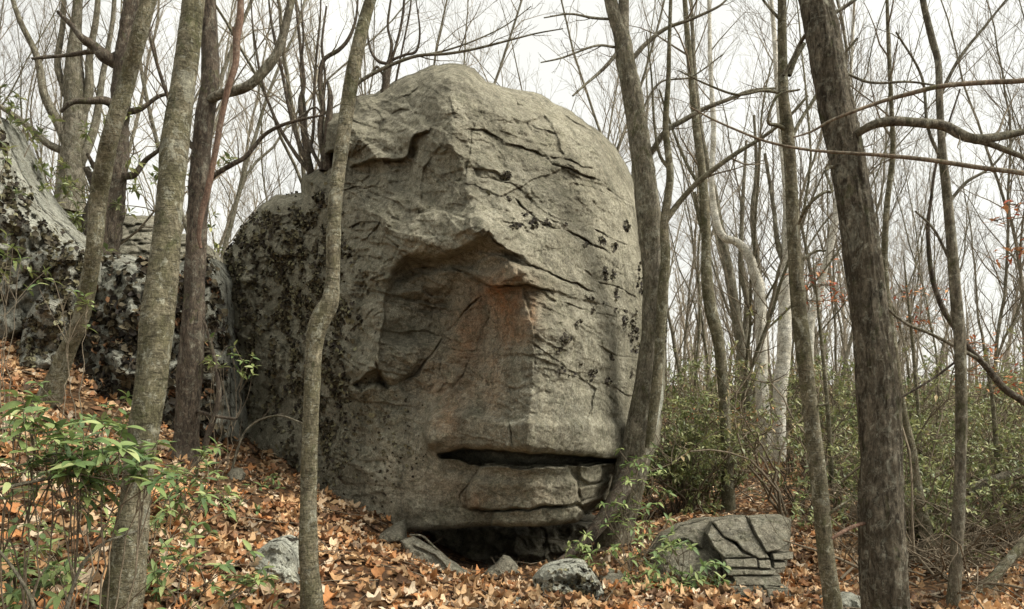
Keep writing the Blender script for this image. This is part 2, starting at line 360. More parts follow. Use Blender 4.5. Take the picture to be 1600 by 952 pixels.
def seg_dist_fast(q, ol):
    """nearest point on a dense closed outline"""
    n = len(ol); bd = np.full(len(q), 1e18); bi = np.zeros(len(q), int)
    for s in range(0, len(q), 40000):
        b = q[s:s+40000]; d2 = (b**2).sum(1)[:, None]-2*b@ol.T+(ol**2).sum(1)[None]; bi[s:s+40000] = d2.argmin(1)
    best = np.full(len(q), 1e18); cp = np.zeros((len(q), 2))
    for o in (-1, 0):
        a = ol[(bi+o) % n]; c = ol[(bi+o+1) % n]; ab = c-a; t = np.clip(((q-a)*ab).sum(1)/((ab*ab).sum(1)+1e-12), 0, 1); p = a+t[:, None]*ab
        d = np.linalg.norm(q-p, axis=1); m = d < best; best[m] = d[m]; cp[m] = p[m]
    return best, None, None, cp
def facets(q, size, strata=None):
    """broken planar facets: jittered cells, each a tilted plane; returns about -1..1"""
    ang, st = strata if strata else (0.0, 1.0)
    ca, sa = math.cos(ang), math.sin(ang); u = (q[:, 0]*ca+q[:, 1]*sa)/(size*st); v = (-q[:, 0]*sa+q[:, 1]*ca)/size
    iu, iv = np.floor(u).astype(int), np.floor(v).astype(int); bd = np.full(len(q), 1e9); val = np.zeros(len(q))
    for du in (-1, 0, 1):
        for dv in (-1, 0, 1):
            a, b = iu+du, iv+dv; h = PERM[PERM[a & 511]+(b & 511)]
            cu = a+0.5+0.9*(GRAD[h][:, 0]*0.5); cv = b+0.5+0.9*(GRAD[h][:, 1]*0.5)
            d = (u-cu)**2+(v-cv)**2; pl = GRAD[h][:, 2]*0.35+(u-cu)*GRAD[(h+77) % 512][:, 0]*0.9+(v-cv)*GRAD[(h+77) % 512][:, 1]*0.9
            m = d < bd; bd[m] = d[m]; val[m] = pl[m]
    return val
def scoops(q, size, st=1.0, ang=0.0):
    """conchoidal breaks: shallow tilted scoops meeting in sharp edges; continuous"""
    ca, sa = math.cos(ang), math.sin(ang); u = (q[:, 0]*ca+q[:, 1]*sa)/(size*st); v = (-q[:, 0]*sa+q[:, 1]*ca)/size
    iu, iv = np.floor(u).astype(int), np.floor(v).astype(int); best = np.full(len(q), 1e9)
    for du in (-1, 0, 1):
        for dv in (-1, 0, 1):
            a, b = iu+du, iv+dv; h = PERM[PERM[(a+31) & 511]+(b & 511)]; cu = a+0.5+0.45*GRAD[h][:, 0]; cv = b+0.5+0.45*GRAD[h][:, 1]; g = GRAD[(h+113) % 512]
            best = np.minimum(best, 0.9*((u-cu)**2+(v-cv)**2)+0.55*(g[:, 0]*(u-cu)+g[:, 1]*(v-cv))+0.28*g[:, 2])
    return -best
def near(P, poly, R):
    p = np.array(poly); return (P[:, 0] > p[:, 0].min()-R) & (P[:, 0] < p[:, 0].max()+R) & (P[:, 1] > p[:, 1].min()-R) & (P[:, 1] < p[:, 1].max()+R)
def fold(poly, amp, L):
    """a cusp: the two planes meeting along poly stand toward the viewer by amp"""
    def f(PW, P):
        d, s, a, _ = seg_dist(PW*0.35+P*0.65, poly); return -amp*np.exp(-d/L)
    return f
def crack(poly, depth=0.06, wid=2.2, lip=0.0, lw=22):
    """groove along poly; lip>0 lifts the visually upper/left-hand side toward the viewer"""
    def f(PW, P):
        o = np.zeros(len(P)); m = near(PW, poly, max(4*wid, 4*lw)); q = PW[m]
        if not m.any(): return o
        d, s, a, _ = seg_dist(q, poly); tp = sm(0, 0.12, a)*sm(0, 0.12, 1-a)*0.9+0.1
        wv = 0.72*wid*(0.6+0.6*np.abs(perlin(np.c_[q/17.0, np.full(len(q), 9.0)])))
        md = np.clip(0.50+1.1*perlin(np.c_[q/26.0, np.full(len(q), 4.4+depth*50)]), 0.02, 1.2)
        v = 0.8*depth*np.exp(-(d/wv)**2)*tp*md
        lp_ = 1.15*lip if lip else 0.25*depth
        v = v-lp_*np.exp(-d/lw)*(s < 0)*tp*sm(0, 1.2, d)*np.clip(md+0.2, 0, 1)
        o[m] = v; return o
    return f
def ledge(poly, amp, L, soft=1.5):
    """surface on the s<0 side (visually left of travel: above when travelling right) stands proud by amp, dying out over L"""
    def f(PW, P):
        o = np.zeros(len(P)); m = near(PW, poly, 4*L); q = PW[m]
        if not m.any(): return o
        d, s, a, _ = seg_dist(q, poly); tp = sm(0, 0.15, a)*sm(0, 0.15, 1-a)
        o[m] = -amp*np.exp(-(d/L))*tp*sm(-soft, soft, -s*d); return o
    return f
def plate(poly, off, soft=3.0, grad=(0, 0)):
    """closed patch moved by off (m, + = deeper) with an edge of `soft` px"""
    c = np.mean(np.array(poly), 0)
    def f(PW, P):
        o = np.zeros(len(P)); m = near(PW, poly, soft*2); q = PW[m]
        if not m.any(): return o
        i = inside(q, poly); d = seg_dist(q, poly, True)[0]; sdv = np.where(i, d, -d)
        o[m] = (off+((q-c)@np.array(grad))/100.0)*sm(-soft, soft, sdv); return o
    return f
def blob(spots):
    def f(P):
        o = np.zeros(len(P))
        for x, y, rx, ry, a in spots: o = np.maximum(o, a*np.exp(-(((P[:, 0]-x)/rx)**2+((P[:, 1]-y)/ry)**2)))
        return o*(0.75+0.5*fbm(np.c_[P/40.0, np.full(len(P), 2.2)], 3))
    return f
def build_rock(r, name, mat, parent=None, loc=None):
    me = mk_mesh(name, r['V']-(0 if loc is None else np.asarray(loc)), [r['Q'], r['QB']], mat, True, None, r['AT']); return ob(name, me, parent, loc)
def patch_rock(r, mask_q, name, mat, parent, loc):
    """a block of a rock as a closed body of its own: its visible skin and a skin 0.25 m behind it"""
    Q = r['Q'][mask_q]; used = np.unique(Q); rm = -np.ones(len(r['V']), int); rm[used] = np.arange(len(used)); q = rm[Q]; n = len(used)
    V = r['V'][used]; key = set(map(tuple, np.concatenate([q[:, [0, 1]], q[:, [1, 2]], q[:, [2, 3]], q[:, [3, 0]]]).tolist()))
    side = [(v, u, u+n, v+n) for (u, v) in key if (v, u) not in key]
    me = mk_mesh(name, np.vstack([V, V+np.array([0, 0.25, 0])])-np.asarray(loc), [np.vstack([q, q[:, ::-1]+n, np.array(side)])], mat, True, None, {k: np.tile(v[used], 2) for k, v in r['AT'].items()})
    return ob(name, me, parent)
# ---------------------------------------------------------------- the great boulder
OUT_B = [(700,98),(722,100),(742,108),(760,126),(800,138),(845,148),(890,174),(940,208),(968,240),(985,266),(1000,320),(1006,380),(1014,420),(1034,440),
 (1044,500),(1042,560),(1036,640),(1030,690),(1010,730),(985,760),(960,772),(940,796),(915,806),(906,816),(871,822),(825,824),(768,822),(720,826),(640,833),(600,850),(540,850),(470,830),
 (400,790),(350,760),(332,700),(338,600),(344,520),(347,440),(350,400),(365,380),(380,350),(400,326),(432,306),(470,300),(474,270),(506,264),(500,236),(502,190),(520,176),(545,168),(556,150),(585,148),(612,128),(650,112),(678,101)]
CT_B = [(710,100,8.75),(650,118,8.95),(590,155,9.05),(520,185,9.05),(800,142,9.0),(890,178,9.3),(985,270,9.7),(700,170,8.3),(600,200,8.6),(545,215,8.75),(800,190,8.5),(900,230,8.85),(950,262,9.2),
 (660,215,8.25),(700,225,7.98),(740,250,7.95),(620,260,8.35),(560,280,8.6),(510,300,8.85),(820,262,8.15),(900,290,8.45),(970,310,9.1),
 (738,320,7.68),(690,320,7.85),(640,330,8.0),(590,320,8.2),(540,340,8.5),(470,330,9.15),(400,350,9.6),(820,335,7.78),(900,350,8.05),(980,370,8.85),
 (765,375,7.42),(705,385,7.52),(655,390,7.68),(610,415,7.9),(820,395,7.48),(900,420,7.72),(975,440,8.5),(1030,460,9.35),
 (600,470,7.98),(590,540,7.98),(565,590,7.95),(550,500,8.15),(540,410,8.35),(500,450,8.65),(450,450,9.05),(380,450,9.5),
 (820,455,7.42),(832,520,7.22),(822,600,7.1),(810,690,6.98),(760,520,7.62),(745,600,7.38),(700,640,7.5),(672,690,7.45),
 (640,455,7.98),(700,455,7.93),(700,500,7.88),(640,560,7.93),(900,500,7.5),(975,520,8.25),(1030,550,9.3),(900,600,7.36),(975,620,8.15),(1030,640,9.3),(900,690,7.28),(960,700,7.85),
 (800,760,7.3),(740,760,7.45),(880,760,7.45),(930,745,7.75),(820,815,7.3),(700,820,7.55),(900,812,7.6),(970,760,8.2),
 (600,650,7.85),(640,730,7.62),(600,790,7.7),(650,815,7.6),(550,700,8.05),(510,750,8.25),(450,650,8.85),(390,650,9.35),(450,560,8.95),(350,600,9.8),(400,790,9.1),(500,830,8.3)]
BROW = [(604,452),(608,440),(616,424),(633,405),(655,397),(683,401),(705,394),(726,385),(748,372),(762,364),(774,378),(790,390),(812,398),(826,412),(846,421),(874,436),(902,446),(940,462)]
NOSECR = [(758,451),(739,474),(714,501),(692,529),(674,554),(649,586),(624,594)]
ft = [
 fold([(700,100),(706,150),(708,228),(738,332),(764,368)], 0.30, 70), fold([(764,368),(826,450),(838,560),(822,700)], 0.42, 80), fold([(682,186),(664,260),(655,335),(610,420)], 0.16, 45),
 fold([(604,452),(594,540),(575,600),(600,700),(640,790)], 0.14, 50), fold([(548,170),(530,232)], 0.12, 50), fold([(868,178),(884,250)], 0.10, 40),
 # eye socket, roofed by the brow
 plate([(606,446),(616,426),(633,407),(655,399),(683,403),(705,396),(726,387),(748,374),(762,366),(774,380),(792,392),(815,402),(824,414),(800,425),(780,436),(757,446),(735,470),(708,500),(686,528),(665,552),(640,582),(612,596),(592,588),(594,545),(598,500)], 0.07, 7.0, (0.02,-0.13)),
 plate([(610,440),(634,409),(684,405),(748,378),(790,396),(812,408),(760,425),(700,418),(650,430),(615,452)], 0.15, 7),
 plate([(601,500),(640,498),(700,505),(690,528),(660,535),(600,532)], 0.11, 9, (0,0.25)),
 plate([(640,440),(680,420),(716,424),(703,451),(685,476),(664,495),(649,483),(631,486),(621,472)], -0.025, 3.0),
 ledge([(610,540),(640,536),(672,540)], -0.0, 10),
 plate([(739,433),(756,445),(781,450),(817,446),(832,440),(820,416),(795,404),(770,398),(745,408)], -0.08, 4, (0,0.0)),
 plate([(817,446),(842,450),(881,459),(905,466),(895,446),(860,432),(832,418),(812,420)], -0.05, 2),
 crack([(739,431),(756,444),(781,449),(817,445),(842,449),(881,458),(900,462)], 0.12, 2.0), crack([(645,418),(681,417),(710,420),(739,433)], 0.09, 2.0),
 crack(BROW[9:], 0.14, 2.2, 0.05, 20), crack(NOSECR, 0.13, 3.0, -0.0), crack([(764,457),(764,497),(746,536),(728,576),(710,604),(696,622)], 0.05, 1.8),
 crack([(728,576),(745,588),(760,594),(766,606)], 0.035, 1.4), crack([(674,554),(690,560),(686,590),(668,612)], 0.05, 1.8), crack([(700,398),(722,404),(740,412),(742,430)],0.05,1.8),
 ledge([(814,447),(824,483),(831,511),(836,554),(830,600)], -0.05, 14), plate([(816,448),(846,452),(870,470),(836,470),(824,483)], 0.05, 2),
 # left cheek flange and its notch
 ledge([(588,600),(593,560),(598,500),(604,452)], 0.16, 34), plate([(552,604),(575,585),(588,576),(606,606),(585,600),(566,612)], 0.22, 3), crack([(588,560),(590,590),(604,606)],0.10,3),
 ledge([(540,610),(558,600),(580,560),(590,520)], -0.07, 16),
 # upper lip (nose base) with the mouth slot below
 ledge([(716,600),(694,622),(670,648),(662,676),(670,706)], 0.15, 55, 2.5),
 plate([(664,655),(700,640),(760,650),(799,660),(830,655),(985,660),(985,712),(936,715),(899,712),(848,707),(802,704),(774,702),(728,700),(684,708),(668,700)], -0.13, 9),
 plate([(684,709),(728,701),(774,704),(802,706),(848,709),(899,713),(936,716),(960,717),(972,721),(950,724),(920,727),(880,728),(840,729),(800,731),(755,726),(715,719),(688,714)], 0.75, 1.6), plate([(690,716),(760,724),(860,726),(960,722),(960,746),(860,752),(760,750),(700,740)], 0.11, 11),
 crack([(792,644),(796,670),(800,692),(806,704)], 0.05, 2, 0.03, 14), crack([(799,690),(770,688),(772,702)], 0.03, 2),
 # mouth block and the slab under it
 plate([(755,728),(737,750),(731,769),(733,794),(770,797),(825,794),(857,791),(890,789),(903,781),(901,755),(885,730),(800,731)], -0.17, 2.5, (0,-0.14)),
 crack([(755,725),(737,750),(730,769),(732,795),(755,799),(825,796),(857,793),(890,790),(904,783)], 0.13, 1.9), crack([(737,750),(720,773),(721,792),(732,795)], 0.08, 1.6),
 plate([(769,799),(769,822),(825,824),(871,822),(899,812),(908,799),(899,790),(857,794),(810,797)], -0.15, 2.0), crack([(769,797),(769,826)], 0.10, 1.8),
 plate([(640,790),(740,800),(766,800),(766,830),(640,840)], -0.03, 5),
 plate([(908,725),(920,722),(938,728),(944,740),(938,752),(922,756),(908,748),(904,736)], -0.12, 4), plate([(930,716),(948,714),(954,722),(946,730),(932,726)], -0.08, 3),
 plate([(903,783),(906,762),(925,758),(945,754),(955,748),(950,770),(930,790),(910,796)], -0.10, 2.5), crack([(903,782),(925,776),(945,764),(956,748)],0.08,1.8), crack([(901,755),(906,762),(925,757),(946,752)],0.07,1.8),
 plate([(905,790),(925,784),(945,780),(940,800),(912,806)], 0.25, 3),
 # forehead
 plate([(675,250),(688,228),(705,232),(717,256),(728,286),(738,334),(700,334),(662,332),(664,290)], 0.03, 5, (0.09,-0.02)),
 ledge([(650,345),(659,300),(664,262),(676,244)], 0.07, 20), ledge([(640,345),(655,336),(680,330),(700,334),(722,342),(738,336)], -0.10, 22),
 plate([(740,262),(776,266),(797,282),(776,282),(742,279)], 0.07, 2), crack([(738,278),(776,281),(800,287),(820,300)], 0.07, 2.2, 0.0),
 crack([(726,202),(759,206),(793,225),(826,235),(856,246)], 0.07, 2, 0.04, 26), crack([(860,244),(894,252),(927,265)], 0.10, 2.4, 0.05, 20), crack([(860,254),(902,269),(936,282)], 0.07, 2, 0.03, 14),
 crack([(751,303),(772,322),(797,332)], 0.08, 2), crack([(801,309),(822,328),(839,347),(868,357),(902,370),(936,387),(953,397)], 0.12, 2.4, 0.05, 24),
 crack([(880,178),(902,193),(927,208)], 0.10, 2.5, 0.05, 16), crack([(797,135),(810,164),(831,168),(856,170),(880,178)], 0.10, 2.6, 0.05, 20),
 crack([(927,359),(944,366),(969,378),(986,385)], 0.08, 2.2, 0.04, 15), crack([(944,294),(969,309),(990,322)], 0.08, 2.4, 0.04, 18), crack([(818,330),(850,340),(880,352),(905,362)], 0.05, 2, 0.03, 12),
 crack([(905,362),(925,352),(945,345)], 0.05, 2), crack([(910,420),(940,440),(975,452),(1000,470)], 0.05, 2, 0.03, 18), crack([(880,470),(930,490),(985,500)], 0.03, 2, 0.02, 16), crack([(930,540),(965,556),(1000,562)],0.05,2,0.04,18), crack([(950,600),(980,620),(1010,622)],0.05,2,0.03,18),
 crack([(700,150),(712,190),(726,202)], 0.05, 3, 0.04, 20), crack([(745,165),(760,200),(759,206)], 0.03, 2), plate([(820,190),(850,180),(870,215),(878,240),(850,236),(832,215)], 0.08, 3, (-0.06,0.0)),
 plate([(730,340),(745,334),(762,345),(760,360),(742,366),(728,358)], -0.09, 4), plate([(762,350),(782,346),(790,358),(778,370),(764,364)], -0.05, 3), plate([(786,356),(806,350),(816,362),(802,372),(788,370)], -0.06, 3), crack([(724,358),(740,368),(765,352),(788,347),(815,352),(832,372)], 0.06, 2),
 plate([(700,345),(724,343),(726,362),(704,370)], -0.04, 3),
 # upper left: a bulging cap over an undercut
 ledge([(504,246),(527,238),(548,262),(586,249),(615,253),(636,244),(649,210),(670,204),(680,186)], 0.20, 30), plate([(506,242),(526,236),(548,258),(545,266),(510,262)], 0.35, 3), crack([(548,262),(586,249),(615,253),(636,244)],0.12,3),
 ledge([(585,205),(600,190),(640,172),(655,168)], -0.06, 12), crack([(612,178),(628,170),(645,172)], 0.09, 2.6), crack([(575,225),(600,222),(640,200)],0.05,2), crack([(600,160),(640,150),(660,132)],0.05,2.5,0.03,14),
 ledge([(470,362),(472,303),(474,271)], -0.13, 24), ledge([(640,350),(645,300),(640,262),(655,225)], -0.06, 18), plate([(636,236),(650,238),(655,262),(640,268)], 0.05, 5),
 crack([(530,300),(560,290),(600,296),(612,285)], 0.05, 2, 0.04, 14), crack([(540,356),(560,350),(594,349),(600,360)], 0.08, 2.6, 0.05, 18), crack([(560,380),(575,372),(590,352),(596,330)], 0.05, 2, 0.04, 12),
 crack([(480,300),(500,330),(508,370)], 0.05, 2.5, 0.04, 16), crack([(420,330),(440,360),(430,400)], 0.05, 3, 0.05, 20), plate([(370,420),(395,415),(400,440),(385,448),(370,440)], -0.12, 5), crack([(362,450),(390,455),(402,480),(398,520)], 0.10, 4, 0.05, 20),
 plate([(400,500),(440,505),(442,560),(432,610),(410,600),(402,560)], -0.07, 4), crack([(500,400),(520,440),(530,500)], 0.04, 3, 0.04, 20), crack([(560,420),(575,450),(560,490)], 0.04, 3, 0.05, 22), crack([(600,370),(622,385),(608,420)],0.05,3,0.05,14),
 crack([(540,380),(560,400),(598,405)],0.05,2.5,0.05,14), crack([(545,520),(570,500),(592,470)],0.04,2.5,0.04,14),
]
def rough_map(P):
    x, y = P[:, 0], P[:, 1]
    r = 0.66+0.35*sm(640, 560, x)*sm(640, 480, y)+0.25*sm(340, 250, y)*sm(760, 640, x)
    r = r+0.45*np.exp(-((x-665)/55)**2-((y-500)/70)**2)
    r = r*(1-0.72*sm(590, 680, y)*sm(560, 640, x))*(1-0.35*np.exp(-((x-790)/70)**2-((y-520)/90)**2))
    return r*np.clip(1+0.7*fbm(np.c_[P/120.0, np.full(len(P), 8.8)], 2), 0.3, 1.5)
rB = relief_rock(OUT_B, CT_B, 1.5, (46, 0.75), 3.4, ft, (0.040, 1.5), (0.05, 95), None, 3.0, terr=(0.045, 3.4, rough_map), strata=(0.38, 1.9), lam=250.0, attrs=dict(
    stain=blob([(790,465,38,40,1.0),(800,510,30,28,0.8),(700,600,45,50,0.35),(730,540,38,60,0.5),(700,640,25,60,0.35),(750,480,35,36,0.5),(690,460,40,30,0.12),(770,585,22,60,0.3),(742,782,20,14,0.4),(700,760,60,30,0.14),(860,775,60,20,0.1),(832,480,8,30,0.7),(630,760,40,60,0.1)]),
    pale=blob([(820,590,50,70,0.8),(810,650,50,60,0.7),(900,640,70,60,0.5),(620,650,70,60,0.6),(690,640,60,60,0.4),(930,500,60,80,0.45),(560,700,70,60,0.5),(790,300,60,80,0.35),(830,780,60,30,0.25)]),
    moss=blob([(440,500,110,170,0.55),(600,330,60,60,0.3),(540,560,30,90,0.35),(930,640,70,60,0.35),(850,560,30,60,0.25),(640,520,40,20,0.4),(460,470,90,110,0.45),(420,350,50,30,0.7),(500,250,50,60,0.35),(360,560,30,120,0.5),(700,800,120,14,0.35),(560,130,50,40,0.3),(990,560,30,110,0.45),(900,310,60,40,0.2),(530,640,40,90,0.4)])))
LOC_B = np.array([-0.4, 9.6, 0.1])
qc = rB['P'][rB['Q']].mean(1)
POLY_BLOCK = [(755,726),(737,750),(730,769),(732,795),(770,798),(825,795),(857,792),(890,790),(904,783),(901,755),(886,729),(800,730)]
POLY_SLAB = [(769,798),(769,840),(871,840),(899,818),(914,799),(899,788),(857,793),(825,796)]
POLY_KNOB = [(906,722),(940,724),(948,740),(940,754),(922,758),(906,760),(901,742)]
POLY_WEDGE = [(906,762),(925,758),(948,752),(962,744),(954,772),(930,794),(905,792),(903,783)]
POLY_BROW = [(739,431),(756,445),(781,450),(817,446),(842,450),(881,459),(900,462),(905,448),(874,436),(846,421),(826,412),(812,402),(770,398),(745,408)]
masks = [(POLY_BLOCK, 'mouth_block'), (POLY_SLAB, 'rock_slab'), (POLY_KNOB, 'rock_knob'), (POLY_WEDGE, 'rock_wedge'), (POLY_BROW, 'brow_slab')]
rest = np.ones(len(qc), bool)
sel = []
for poly, nm in masks: m_ = inside(qc, poly) & rest; sel.append(m_); rest &= ~m_
boulder = empty('boulder', LOC_B)
tag(boulder, 'huge face-shaped grey granite boulder with overhanging brow, eye-like hollow and mouth-like slot', 'boulder')
meB = mk_mesh('rock_body', rB['V']-LOC_B, [rB['Q'][rest], rB['QB']], M['boulder'], True, None, rB['AT']); ob('rock_body', meB, boulder)
for (poly, nm), m_ in zip(masks, sel): patch_rock(rB, m_, nm, M['boulder'], boulder, LOC_B)
# ---------------------------------------------------------------- the ground
G_SPOTS = [(-300,952,4.0),(0,952,4.0),(200,952,4.3),(487,958,4.9),(650,952,5.3),(800,952,5.6),(1000,952,5.6),(1100,952,5.6),(1300,952,5.6),(1600,952,5.5),(1900,952,5.6),
 (0,700,6.2),(-200,700,6.0),(0,600,7.6),(80,610,7.8),(-200,590,8.2),(20,505,9.0),(-300,480,9.5),(200,700,7.2),(290,712,7.7),(380,690,9.2),(440,718,8.8),(500,768,8.2),(560,800,7.9),(640,832,7.55),(100,800,5.2),(300,800,5.9),(400,860,5.6),(550,880,5.9),
 (620,860,6.9),(650,866,7.4),(690,889,7.1),(700,885,8.2),(700,895,6.7),(790,896,7.0),(900,896,6.9),(760,884,8.5),(880,878,8.9),(800,876,10),(960,830,8.6),(1050,775,11.5),(1120,790,10.4),(1300,800,10.0),(1300,745,14.0),(1500,800,10),(1600,740,14),(1000,900,6.7),(1240,900,6.7),(1200,952,5.65)]
gp = np.array([[*W(a, b, d)] for a, b, d in G_SPOTS])
extra = [(-9,12,3.3),(-14,8,3.6),(-6,14,2.4),(-4,16,1.6),(-14,20,4.2),(-8,28,2.6),(0,20,0.2),(-25,10,5),(-30,30,5),(-10,50,2.0),(0,60,0.3),(10,30,0.0),(30,30,0.0),(60,60,0.2),(20,90,0.3),(-40,80,3),(40,110,0.5),(-6,2,1.0),(0,0,0.0),(6,1,0.0),(-3,-8,0.2),(8,-8,0),(-20,-5,1.5),(60,0,0),(12,12,-0.05)]
LAM = 0.02; _g0 = tps([tuple(r) for r in gp]+extra)
def gz(x, y):
    x = np.atleast_1d(np.asarray(x, float)); y = np.atleast_1d(np.asarray(y, float)); x, y = np.broadcast_arrays(x, y); x = x.ravel(); y = y.ravel()
    q = np.c_[np.clip(x, -38, 60), np.clip(y, -8, 110)]; z = _g0(q); far = sm(60, 150, np.hypot(x, y)); z = z*(1-far)+0.4*far
    p = np.c_[x, y, np.zeros(len(x))]
    return z+0.05*fbm(p*0.9, 3)*(1-far)+0.015*fbm(p*4.0, 2)
def axis(a, b, c, d, fine, g=1.06):
    core = list(np.arange(b, c, fine)); s = fine; v = core[-1]; hi = []
    while v < d: s *= g; v += s; hi.append(v)
    s = fine; v = b; lo = []
    while v > a: s *= g; v -= s; lo.append(v)
    return np.array(lo[::-1]+core+hi)
ax = axis(-400, -8, 9, 400, 0.06, 1.08); ay = axis(-60, 2.5, 14, 700, 0.06, 1.08)
GX, GY = np.meshgrid(ax, ay); gv = np.c_[GX.ravel(), GY.ravel(), gz(GX.ravel(), GY.ravel())]
ii = np.arange(len(gv)).reshape(GX.shape); gq = np.c_[ii[:-1, :-1].ravel(), ii[:-1, 1:].ravel(), ii[1:, 1:].ravel(), ii[1:, :-1].ravel()]
k = NB("forest_floor"); co = k.co((1, 1, 1)); vc = k.vor(16, co, 'F1', "Color"); sep = k.n("ShaderNodeSeparateColor"); k.l(vc, sep.inputs[0])
c1 = k.ramp(sep.outputs[0], (0.0, (0.07, 0.035, 0.018)), (0.3, (0.17, 0.08, 0.035)), (0.6, (0.26, 0.135, 0.06)), (0.85, (0.34, 0.205, 0.105)), (1.0, (0.12, 0.06, 0.03)))
c2 = k.mix(k.ramp(k.vor(16, co), (0.25, 0.0), (0.55, 1.0)), c1, (0.06, 0.035, 0.02)); c2 = k.mix(k.ramp(k.noise(0.35, 4), (0.45, 0.0), (0.62, 0.6)), c2, (0.10, 0.065, 0.035))
M['floor'] = k.done(c2, 0.95, k.bump(k.vor(16, co), 0.03, 0.8, k.bump(k.noise(60, 4), 0.02, 0.8)), 0.1)
ground = ob('ground', mk_mesh('ground', gv, gq, M['floor'])); tag(ground, 'forest floor buried in fallen brown leaves, sloping up to the left', None, None, 'structure')
# ---------------------------------------------------------------- fallen leaves
def leaf_shape(kind, r):
    """a dry leaf about 1 long: fan of verts round the midrib, curled"""
    if kind == 'lobed':
        th = np.linspace(-pi, pi, 19)[:-1]; rad = 0.36+0.17*np.abs(np.cos(2.5*th))**0.7*np.where(np.cos(5*th) > 0, 1, 0.2)+r.uniform(-0.05, 0.05, 18)
        x = np.cos(th)*rad*1.05; y = np.sin(th)*rad*0.95
    elif kind == 'oak':
        t = np.linspace(-pi, pi, 17)[:-1]; rad = 1+0.25*np.cos(7*t)+r.uniform(-0.06, 0.06, 16); x = np.cos(t)*0.5*(1+0.08*np.cos(7*t)); y = np.sin(t)*0.25*rad
    else:
        t = np.linspace(-pi, pi, 11)[:-1]; x = np.cos(t)*0.5; y = np.sin(t)*0.27*(1-0.3*np.cos(t))
    a = r.uniform(0.2, 1.3); b = r.uniform(-0.6, 0.9); z = a*y*y*2.2+b*x*x*1.2+0.07*np.sin(x*9+a*5)*np.sign(y+1e-3)+r.normal(0, 0.02, len(x))
    V = np.vstack([[0, 0, -0.01], np.c_[x*(1-0.15*abs(b)), y*(1-0.3*min(a, 1)), z]]); n = len(x)
    T = np.array([[0, i+1, (i+1) % n+1] for i in range(n)]); return V, T
LR = np.random.default_rng(11)
LEAVES = [leaf_shape(kd, LR) for kd in ('lobed','lobed','lobed','lobed','oak','oak','plain','plain')]
DRY = np.array([(0.44,0.26,0.125),(0.53,0.35,0.185),(0.31,0.16,0.078),(0.60,0.44,0.28),(0.19,0.11,0.062),(0.48,0.225,0.088),(0.64,0.52,0.37),(0.12,0.08,0.05),(0.50,0.33,0.18),(0.29,0.175,0.095)])
def rot_batch(r, n, tilt):
    az = r.uniform(0, 2*pi, n); tl = np.abs(r.normal(0, tilt, n)); ta = r.uniform(0, 2*pi, n)
    ca, sa = np.cos(az), np.sin(az); Rz = np.zeros((n, 3, 3)); Rz[:, 0, 0] = ca; Rz[:, 0, 1] = -sa; Rz[:, 1, 0] = sa; Rz[:, 1, 1] = ca; Rz[:, 2, 2] = 1
    kx, ky = np.cos(ta), np.sin(ta); c, s = np.cos(tl), np.sin(tl); R = np.zeros((n, 3, 3)); v = 1-c
    R[:, 0, 0] = c+kx*kx*v; R[:, 0, 1] = kx*ky*v; R[:, 0, 2] = ky*s; R[:, 1, 0] = kx*ky*v; R[:, 1, 1] = c+ky*ky*v; R[:, 1, 2] = -kx*s; R[:, 2, 0] = -ky*s; R[:, 2, 1] = kx*s; R[:, 2, 2] = c
    return R@Rz
def to_frame(nrm):
    """rotations taking +Z to nrm (n,3)"""
    n = nrm/np.linalg.norm(nrm, axis=1)[:, None]; a = np.where(np.abs(n[:, 2:]) < 0.9, [[0, 0, 1.0]], [[1.0, 0, 0]]); x = np.cross(a, n); x /= np.linalg.norm(x, axis=1)[:, None]
    return np.stack([x, np.cross(n, x), n], -1)
def scatter(soup, shapes, pos, R, size, cols, r):
    pick = r.integers(0, len(shapes), len(pos))
    for s, (V, T) in enumerate(shapes):
        m = pick == s
        if not m.any(): continue
        n = m.sum(); P = np.einsum('nij,vj->nvi', R[m], V)*size[m][:, None, None]+pos[m][:, None]
        Tt = (T[None]+(np.arange(n)*len(V))[:, None, None]).reshape(-1, T.shape[1])
        soup.add(P.reshape(-1, 3), None, Tt, np.repeat(cols[m], len(V), 0))
def gnormal(x, y):
    e = 0.05; return np.c_[-(gz(x+e, y)-gz(x-e, y))/(2*e), -(gz(x, y+e)-gz(x, y-e))/(2*e), np.ones(len(x))]
ROCK_FOOT = []
def litter(n, ylo, yhi, smin, smax, shapes, r, zoff=0.035):
    y = ylo*(yhi/ylo)**r.uniform(0, 1, n)**0.85; x = (0.72*y+1.3)*r.uniform(-1, 1, n); z = gz(x, y)+r.uniform(-0.012, zoff*0.75, n)+0.006
    # under the boulder there are few
    keep = ~((x > -0.95) & (x < 0.85) & (y > 7.0)) | (r.uniform(0, 1, n) < 0.02)
    patch = fbm(np.c_[x*0.8, y*0.8, np.full(n, 3.0)], 3); keep &= r.uniform(0, 1, n) < np.clip(0.85+patch, 0.25, 1)
    x, y, z = x[keep], y[keep], z[keep]; n = len(x)
    R = np.einsum('nij,njk->nik', to_frame(gnormal(x, y)), rot_batch(r, n, 0.42)); sz = r.uniform(smin, smax, n)*r.choice([0.65, 1, 1.0, 1.15], n)
    col = DRY[r.choice(len(DRY), n, p=[.15,.15,.13,.11,.09,.1,.06,.07,.09,.05])]*r.uniform(0.7, 1.2, (n, 1))*np.clip(0.92+0.55*fbm(np.c_[x*1.3, y*1.3, np.full(n, 8.0)], 3), 0.45, 1.2)[:, None]; return np.c_[x, y, z], R, sz, col
S = Soup(); p, R, sz, col = litter(25000, 3.3, 8.5, 0.055, 0.13, LEAVES, LR); scatter(S, LEAVES, p, R, sz, col, LR)
